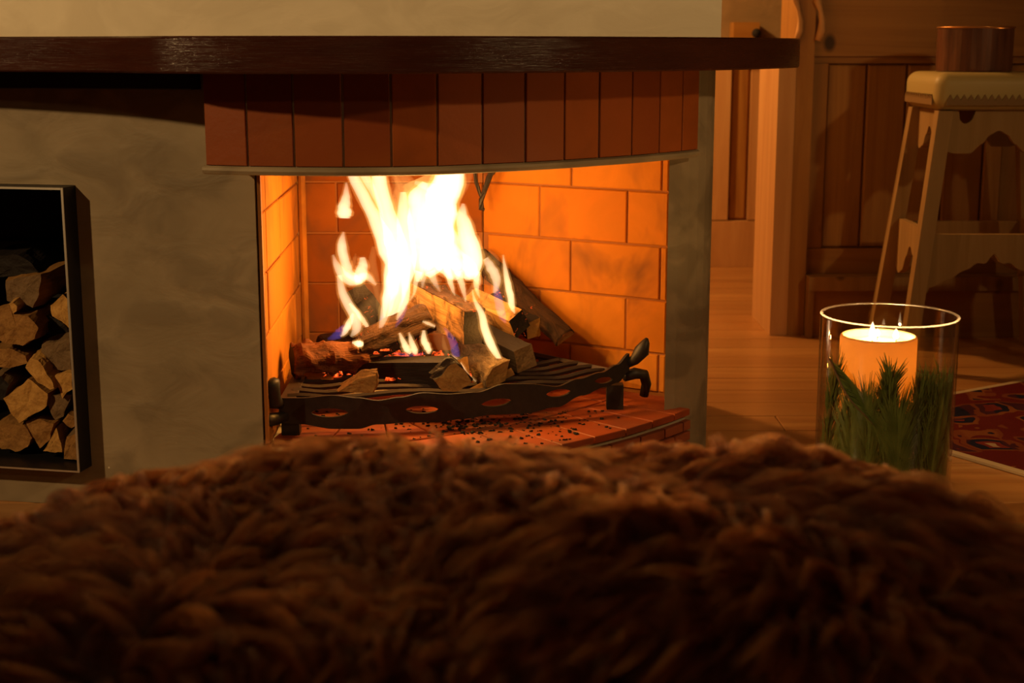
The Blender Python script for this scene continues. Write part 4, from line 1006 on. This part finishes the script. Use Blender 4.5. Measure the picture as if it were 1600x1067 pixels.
# ------------------------------------------------------------------ stool with wooden tub
sx0, sx1, sy0, sy1 = 1.225, 1.545, 4.22, 4.50
zs1 = P(1500, 113, 4.25).z; zs0 = P(1500, 172, 4.25).z
st = empty('bar_stool', ((sx0 + sx1) / 2, (sy0 + sy1) / 2, 0), 'tall pine bar stool with scalloped aprons and padded cream leather seat', 'stool')
# padded seat: rounded box
def rbox(x0, x1, y0, y1, z0, z1, rr, n=5, puff=.0):
    V = []; F = []; lay = []
    for i in range(2 * n + 2):
        if i <= n: a = math.pi / 2 * i / n; ins = rr * (1 - math.sin(a)); z = z0 + rr * (1 - math.cos(a))
        else: a = math.pi / 2 * (i - n - 1) / n; ins = rr * (1 - math.cos(a)); z = z1 - rr * (1 - math.sin(a))
        lp = []; K = 6; cr2 = max(.004, rr * 1.1 - ins)
        X0, X1, Y0, Y1 = x0 + ins, x1 - ins, y0 + ins, y1 - ins
        for cx, cy2, s in ((X1 - cr2, Y1 - cr2, 0), (X0 + cr2, Y1 - cr2, 1), (X0 + cr2, Y0 + cr2, 2), (X1 - cr2, Y0 + cr2, 3)):
            for k in range(K + 1): q = math.pi / 2 * (s + k / K); lp.append(Vector((cx + cr2 * math.cos(q), cy2 + cr2 * math.sin(q), z)))
        lay.append(lp)
    m = len(lay[0])
    for l in lay: V += l
    for i in range(len(lay) - 1):
        for j in range(m): F.append((i * m + j, i * m + (j + 1) % m, (i + 1) * m + (j + 1) % m, (i + 1) * m + j))
    F += [tuple(range(m))[::-1], tuple(range((len(lay) - 1) * m, len(lay) * m))]
    return V, F
ov = .035
V, F = rbox(sx0 - ov, sx1 + ov, sy0 - ov, sy1 + ov, zs0, zs1, .034)
mk('seat', V, F, M['leather'], st, smooth=True)
# pinked leather edging: a strip whose upper edge is a row of points
tr = MB(); zt = zs0 + .024
def zig(a, b):
    a, b = Vector(a), Vector(b); n_ = int((b - a).length / .019); d = (b - a) / n_; nrm = Vector((d.y, -d.x, 0)).normalized() * .003
    for i in range(n_):
        p = a + d * i; q = p + d
        V = [p, q, q + Vector((0, 0, .014)), (p + q) / 2 + Vector((0, 0, .030)), p + Vector((0, 0, .014))]
        tr.add(V + [v + nrm for v in V], [(9, 8, 7, 6, 5), (0, 1, 2, 3, 4), (0, 5, 6, 1), (1, 6, 7, 2), (2, 7, 8, 3), (3, 8, 9, 4), (4, 9, 5, 0)])
zig((sx0 - ov + .03, sy0 - ov - .0005, zs0 + .016), (sx1 + ov - .03, sy0 - ov - .0005, zs0 + .016))
zig((sx0 - ov - .0005, sy1 + ov - .03, zs0 + .016), (sx0 - ov - .0005, sy0 - ov + .03, zs0 + .016))
tro = tr.build('pinked_edging', M['leather_trim'], st)
spl = .085
for cx, dx in ((sx0, -1), (sx1, 1)):
    for cy2, dy in ((sy0, -1), (sy1, 1)):
        t_ = Vector((cx, cy2, zs0 - .0005)); b_ = Vector((cx + dx * spl, cy2 + dy * spl * .6, 0)); w2 = .021
        V = [c + Vector((a * w2, b * w2, 0)) for c in (b_, t_) for a, b in ((-1, -1), (1, -1), (1, 1), (-1, 1))]
        mk('leg', V, [(0, 3, 2, 1), (4, 5, 6, 7), (0, 1, 5, 4), (1, 2, 6, 5), (2, 3, 7, 6), (3, 0, 4, 7)], M['stool_wood'], st)
def legx(z): return spl * (1 - z / zs0)
def apron(z1, dep, side, prof, holes=False):
    """scalloped board between two legs; prof: list of (0..1 across, fraction of depth at the lower edge)"""
    o1 = legx(z1)
    if side == 'front': a, b = Vector((sx0 - o1 + .021, sy0 - o1 * .6, 0)), Vector((sx1 + o1 - .021, sy0 - o1 * .6, 0)); e = (Vector((-1, 0, 0)), Vector((1, 0, 0)))
    if side == 'back': a, b = Vector((sx0 - o1 + .021, sy1 + o1 * .6, 0)), Vector((sx1 + o1 - .021, sy1 + o1 * .6, 0)); e = (Vector((-1, 0, 0)), Vector((1, 0, 0)))
    if side == 'left': a, b = Vector((sx0 - o1, sy1 + o1 * .6 - .021, 0)), Vector((sx0 - o1, sy0 - o1 * .6 + .021, 0)); e = (Vector((0, .6, 0)), Vector((0, -.6, 0)))
    if side == 'right': a, b = Vector((sx1 + o1, sy0 - o1 * .6 + .021, 0)), Vector((sx1 + o1, sy1 + o1 * .6 - .021, 0)); e = (Vector((0, -.6, 0)), Vector((0, .6, 0)))
    n_ = 40; mb = MB(); t = (b - a).normalized(); nr = Vector((t.y, -t.x, 0)) * -.018
    pts = []
    for i in range(n_ + 1):
        f = i / n_; dp = interp([(x, y) for x, y in prof], f) * dep
        top_ = 0
        if holes:
            for hc_ in (.16, .84):
                dd = abs(f - hc_) / .085
                if dd < 1: top_ = .30 * dep * math.sqrt(1 - dd * dd)
        ax = lambda z: (a + e[0] * (legx(z) - o1)).lerp(b + e[1] * (legx(z) - o1), f)
        pt_ = ax(z1 - top_); pb = ax(z1 - dp); pts.append((Vector((pt_.x, pt_.y, z1 - top_)), Vector((pb.x, pb.y, z1 - dp))))
    for i in range(n_):
        (a0, b0), (a1, b1) = pts[i], pts[i + 1]
        V = [b0, b1, a1, a0]; mb.add(V + [v + nr for v in V], [(0, 1, 2, 3), (7, 6, 5, 4), (0, 4, 5, 1), (3, 2, 6, 7), (0, 3, 7, 4), (1, 5, 6, 2)])
    mb.build('apron', M['stool_wood'], st)
PF = [(0, .95), (.10, 1.0), (.24, 1.0), (.34, .78), (.42, .55), (.50, .46), (.58, .55), (.66, .78), (.76, 1.0), (.90, 1.0), (1, .95)]
PL = [(0, 1.0), (.06, .92), (.16, .80), (.30, .62), (.38, .50), (.44, .52), (.47, .40), (.50, .34), (.53, .40), (.56, .52), (.62, .50), (.70, .62), (.84, .80), (.94, .92), (1, 1.0)]
PS = [(0, .9), (.12, 1.0), (.24, .92), (.38, .62), (.48, .42), (.52, .42), (.62, .55), (.78, .80), (1, 1.1)]
for s_ in ('front', 'back'): apron(zs0 - .001, .120, s_, PF, True)
for s_ in ('left', 'right'): apron(zs0 - .001, .120, s_, PS)
zst = P(1500, 366, 4.2).z
for s_ in ('front', 'back'): apron(zst, .165, s_, PL)
for s_ in ('left', 'right'): apron(zst + .012, .165, s_, PS)
tc = P(1521, 110, 4.36); tub = empty('wooden_tub', (tc.x, 4.36, zs1), 'dark round wooden tub with a copper rim on the stool seat', 'tub')
tz = P(1521, 41, 4.3).z; tr_ = .107
MB().lathe((tc.x, 4.36, 0), [(.0005, zs1 + .0008), (tr_ - .002, zs1 + .0008), (tr_, zs1 + .004), (tr_, tz - .006), (tr_ - .009, tz - .006), (tr_ - .009, zs1 + .012), (.0005, zs1 + .012)], 48).build('tub_body', M['pot'], tub, smooth=False)
MB().lathe((tc.x, 4.36, 0), [(tr_ - .011, tz - .0055), (tr_ + .002, tz - .0055), (tr_ + .003, tz - .002), (tr_, tz), (tr_ - .010, tz), (tr_ - .011, tz - .0055)], 48).build('rim', M['copper'], tub, smooth=True)

# ------------------------------------------------------------------ rug
rc = Vector((.815, 3.60, 0)); e1 = Vector((.54, -.84, 0)).normalized(); e2 = Vector((.90, .43, 0)).normalized()
e2 = Vector((-e1.y, e1.x, 0)); L1, L2 = 1.25, 2.0
rg = MB(); V = []
c4 = [rc, rc + e1 * L1, rc + e1 * L1 + e2 * L2, rc + e2 * L2]
ruro = empty('rug', rc, 'red and navy oriental rug with cream edging on the floor at right', 'rug')
MB().slab([p + Vector((0, 0, .009)) for p in c4], (0, 0, -.008), .002).build('pile', M['rug'], ruro)
fr_ = MB(); 
for (a, b, n_) in ((c4[0], c4[1], e2), (c4[3], c4[0], e1), (c4[1], c4[2], e1), (c4[2], c4[3], e2)):
    s = -1 if (a, b) in ((c4[0], c4[1]), (c4[3], c4[0])) else 1
    fr_.slab([p + Vector((0, 0, .008)) for p in ((a, b, b + n_ * .02 * s, a + n_ * .02 * s))][::(-1 if s < 0 else 1)], (0, 0, -.007), .001)
fr_.build('edging', M['fringe'], ruro)

# ------------------------------------------------------------------ ottoman with sheepskin
OC = Vector((.005, 1.145, 0)); OA, OB = .50, .37; OT = .521
def rad(th):
    n = 2.6; return (abs(math.cos(th) / OA) ** n + abs(math.sin(th) / OB) ** n) ** (-1 / n)
ot = empty('ottoman', (OC.x, OC.y, 0), 'low upholstered ottoman under the brown sheepskin', 'ottoman')
V = []; F = []; K = 64; prof = [(.90, .10), (.93, .13), (.93, .36), (.90, .40), (.80, .425), (.4, .43)]
for s, z in prof:
    for j in range(K): th = 2 * math.pi * j / K; r_ = rad(th) * s; V.append((OC.x + r_ * math.cos(th), OC.y + r_ * math.sin(th), z))
for i in range(len(prof) - 1):
    for j in range(K): F.append((i * K + j, i * K + (j + 1) % K, (i + 1) * K + (j + 1) % K, (i + 1) * K + j))
F += [tuple(range(K))[::-1], tuple(range((len(prof) - 1) * K, len(prof) * K))]
mk('cushion', V, F, M['ottoman'], ot, smooth=True)
for sx in (-1, 1):
    for sy in (-1, 1):
        MB().lathe((OC.x + sx * .34, OC.y + sy * .22, 0), [(.0005, .0), (.018, 0), (.025, .05), (.030, .0995), (.0005, .0995)], 16).build('leg', M['foot'], ot, smooth=True)
# hide surface as a function of polar parameters (s from 0 centre to 1 edge, then down the side)
def surf(u, th):
    """u 0..1 over the top, 1..1.6 down the side (vectorised)"""
    c, s = np.cos(th), np.sin(th); n = 2.6
    R = (np.abs(c / OA) ** n + np.abs(s / OB) ** n) ** (-1 / n)
    uu = np.minimum(u, 1.0); ss = np.sin(uu * np.pi / 2 * .98) ** .85 if False else uu
    prof_r = np.where(u < 1, 1 - (1 - np.minimum(u, 1)) , 1 + (u - 1) * .05)
    x = OC.x + R * prof_r * c; y = OC.y + R * prof_r * s
    drop = .085 * np.minimum(u, 1.0) ** 4.5
    z = OT - drop - np.maximum(u - 1, 0) * .30
    hump = .016 * np.sin(x * 9.5 + .6) * np.sin(y * 7 + .4) + .010 * np.sin(x * 17 + y * 11 + 1.0) - .016 * np.exp(-((x + .17) ** 2) / .012) * np.clip((y - 1.2) * 4, 0, 1) + .010 * np.exp(-((x + .27) ** 2) / .01) * np.clip((y - 1.1) * 4, 0, 1) + .012 * np.exp(-((x - .32) ** 2) / .012)
    z = z + hump * np.clip(1.3 - u, 0, 1)
    return np.stack([x, y, z], -1)
NU, NT = 26, 120
us = np.linspace(.02, 1.7, NU); ths = np.linspace(0, 2 * np.pi, NT, endpoint=False)
UU, TH = np.meshgrid(us, ths, indexing='ij'); VV = surf(UU, TH).reshape(-1, 3)
F = [(i * NT + j, i * NT + (j + 1) % NT, (i + 1) * NT + (j + 1) % NT, (i + 1) * NT + j)[::-1] for i in range(NU - 1) for j in range(NT)]
F.append(tuple(range(NT)))
sk = mk('sheepskin', [Vector(v) for v in VV], F, M['hide'], None, smooth=True, origin=(OC.x, OC.y, .3))
tag(sk, 'shaggy dark brown sheepskin throw spread over the ottoman in front', 'sheepskin')
NL = 11000; SPL = 26; NP = 8
area_u = np.sqrt(RNG.random(NL)) * 1.0; side = RNG.random(NL) < .22
area_u = np.where(side, 1 + RNG.random(NL) * .5, area_u); th = RNG.random(NL) * 2 * np.pi
eps = 1e-3
root = surf(area_u, th); du = (surf(area_u + eps, th) - root) / eps; dt = (surf(area_u, th + eps) - root) / eps
nrm = np.cross(du, dt); nrm /= np.linalg.norm(nrm, axis=1, keepdims=True); nrm *= np.sign(nrm[:, 2:3] + 1e-6)
out = du / np.linalg.norm(du, axis=1, keepdims=True)
ph = 2.2 * np.sin(root[:, 0] * 6 + root[:, 1] * 4) + 1.4 * np.sin(root[:, 1] * 10 - root[:, 0] * 5 + 1.3) + RNG.normal(0, .40, NL)
gx = np.stack([np.cos(ph), np.sin(ph), np.zeros(NL)], -1)
comb = gx * .75 + out * (.25 + 1.1 * np.clip(area_u - .55, 0, 1))[:, None] + np.array([0, -.25, 0])
comb -= nrm * (comb * nrm).sum(1, keepdims=True); comb /= np.linalg.norm(comb, axis=1, keepdims=True)
sidev = np.cross(nrm, comb); Lk = RNG.uniform(.048, .092, NL); curl = RNG.uniform(-1, 1, NL)
t = np.linspace(0, 1, NP)
lift = RNG.uniform(.25, .62, NL)
# lock centre line
cl = (root[:, None, :] + nrm[:, None, :] * (Lk * lift)[:, None, None] * (np.sin(t * 2.1) * .8)[None, :, None]
      + comb[:, None, :] * Lk[:, None, None] * (t ** 1.25 * .85)[None, :, None]
      + sidev[:, None, :] * (Lk * curl)[:, None, None] * (.28 * np.sin(t * 3.4) * t)[None, :, None])
cl[:, :, 2] -= (.012 * t ** 2)[None, :] * (1 + np.clip(area_u - .7, 0, 1) * 1.5)[:, None]
a = RNG.random((NL, SPL)) * 2 * np.pi; rr = np.sqrt(RNG.random((NL, SPL))) * .0072
offv = nrm[:, None, :] * 0 + comb[:, None, :] * (rr * np.cos(a))[..., None] + sidev[:, None, :] * (rr * np.sin(a))[..., None]
con = (1 - .62 * t ** 1.1); wig = np.cumsum(RNG.normal(0, .00035, (NL, SPL, NP, 3)), axis=2)
ls = RNG.uniform(.62, 1.12, (NL, SPL))
PTS = root[:, None, None, :] + (cl - root[:, None, :])[:, None, :, :] * ls[:, :, None, None] + offv[:, :, None, :] * con[None, None, :, None] + wig + nrm[:, None, None, :] * (rr[..., None] * 0)[..., None]
PTS = PTS.reshape(-1, 3) - np.array([OC.x, OC.y, .3])
hc_ = bpy.data.hair_curves.new('fleece'); hc_.add_curves([NP] * (NL * SPL))
hc_.attributes['position'].data.foreach_set('vector', PTS.astype(np.float32).ravel())
ra = hc_.attributes.get('radius') or hc_.attributes.new('radius', 'FLOAT', 'POINT')
radv = np.tile(np.array([.00055, .00058, .00058, .00055, .0005, .00044, .00034, .00016]), NL * SPL).astype(np.float32); ra.data.foreach_set('value', radv)
lk_ = hc_.attributes.new('lock', 'FLOAT', 'CURVE'); lk_.data.foreach_set('value', np.clip(np.repeat(RNG.random(NL) ** 1.3, SPL) + RNG.normal(0, .08, NL * SPL), 0, 1).astype(np.float32))
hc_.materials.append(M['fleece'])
fo_ = bpy.data.objects.new('fleece', hc_); COL.objects.link(fo_); fo_.parent = sk; fo_['kind'] = 'stuff'
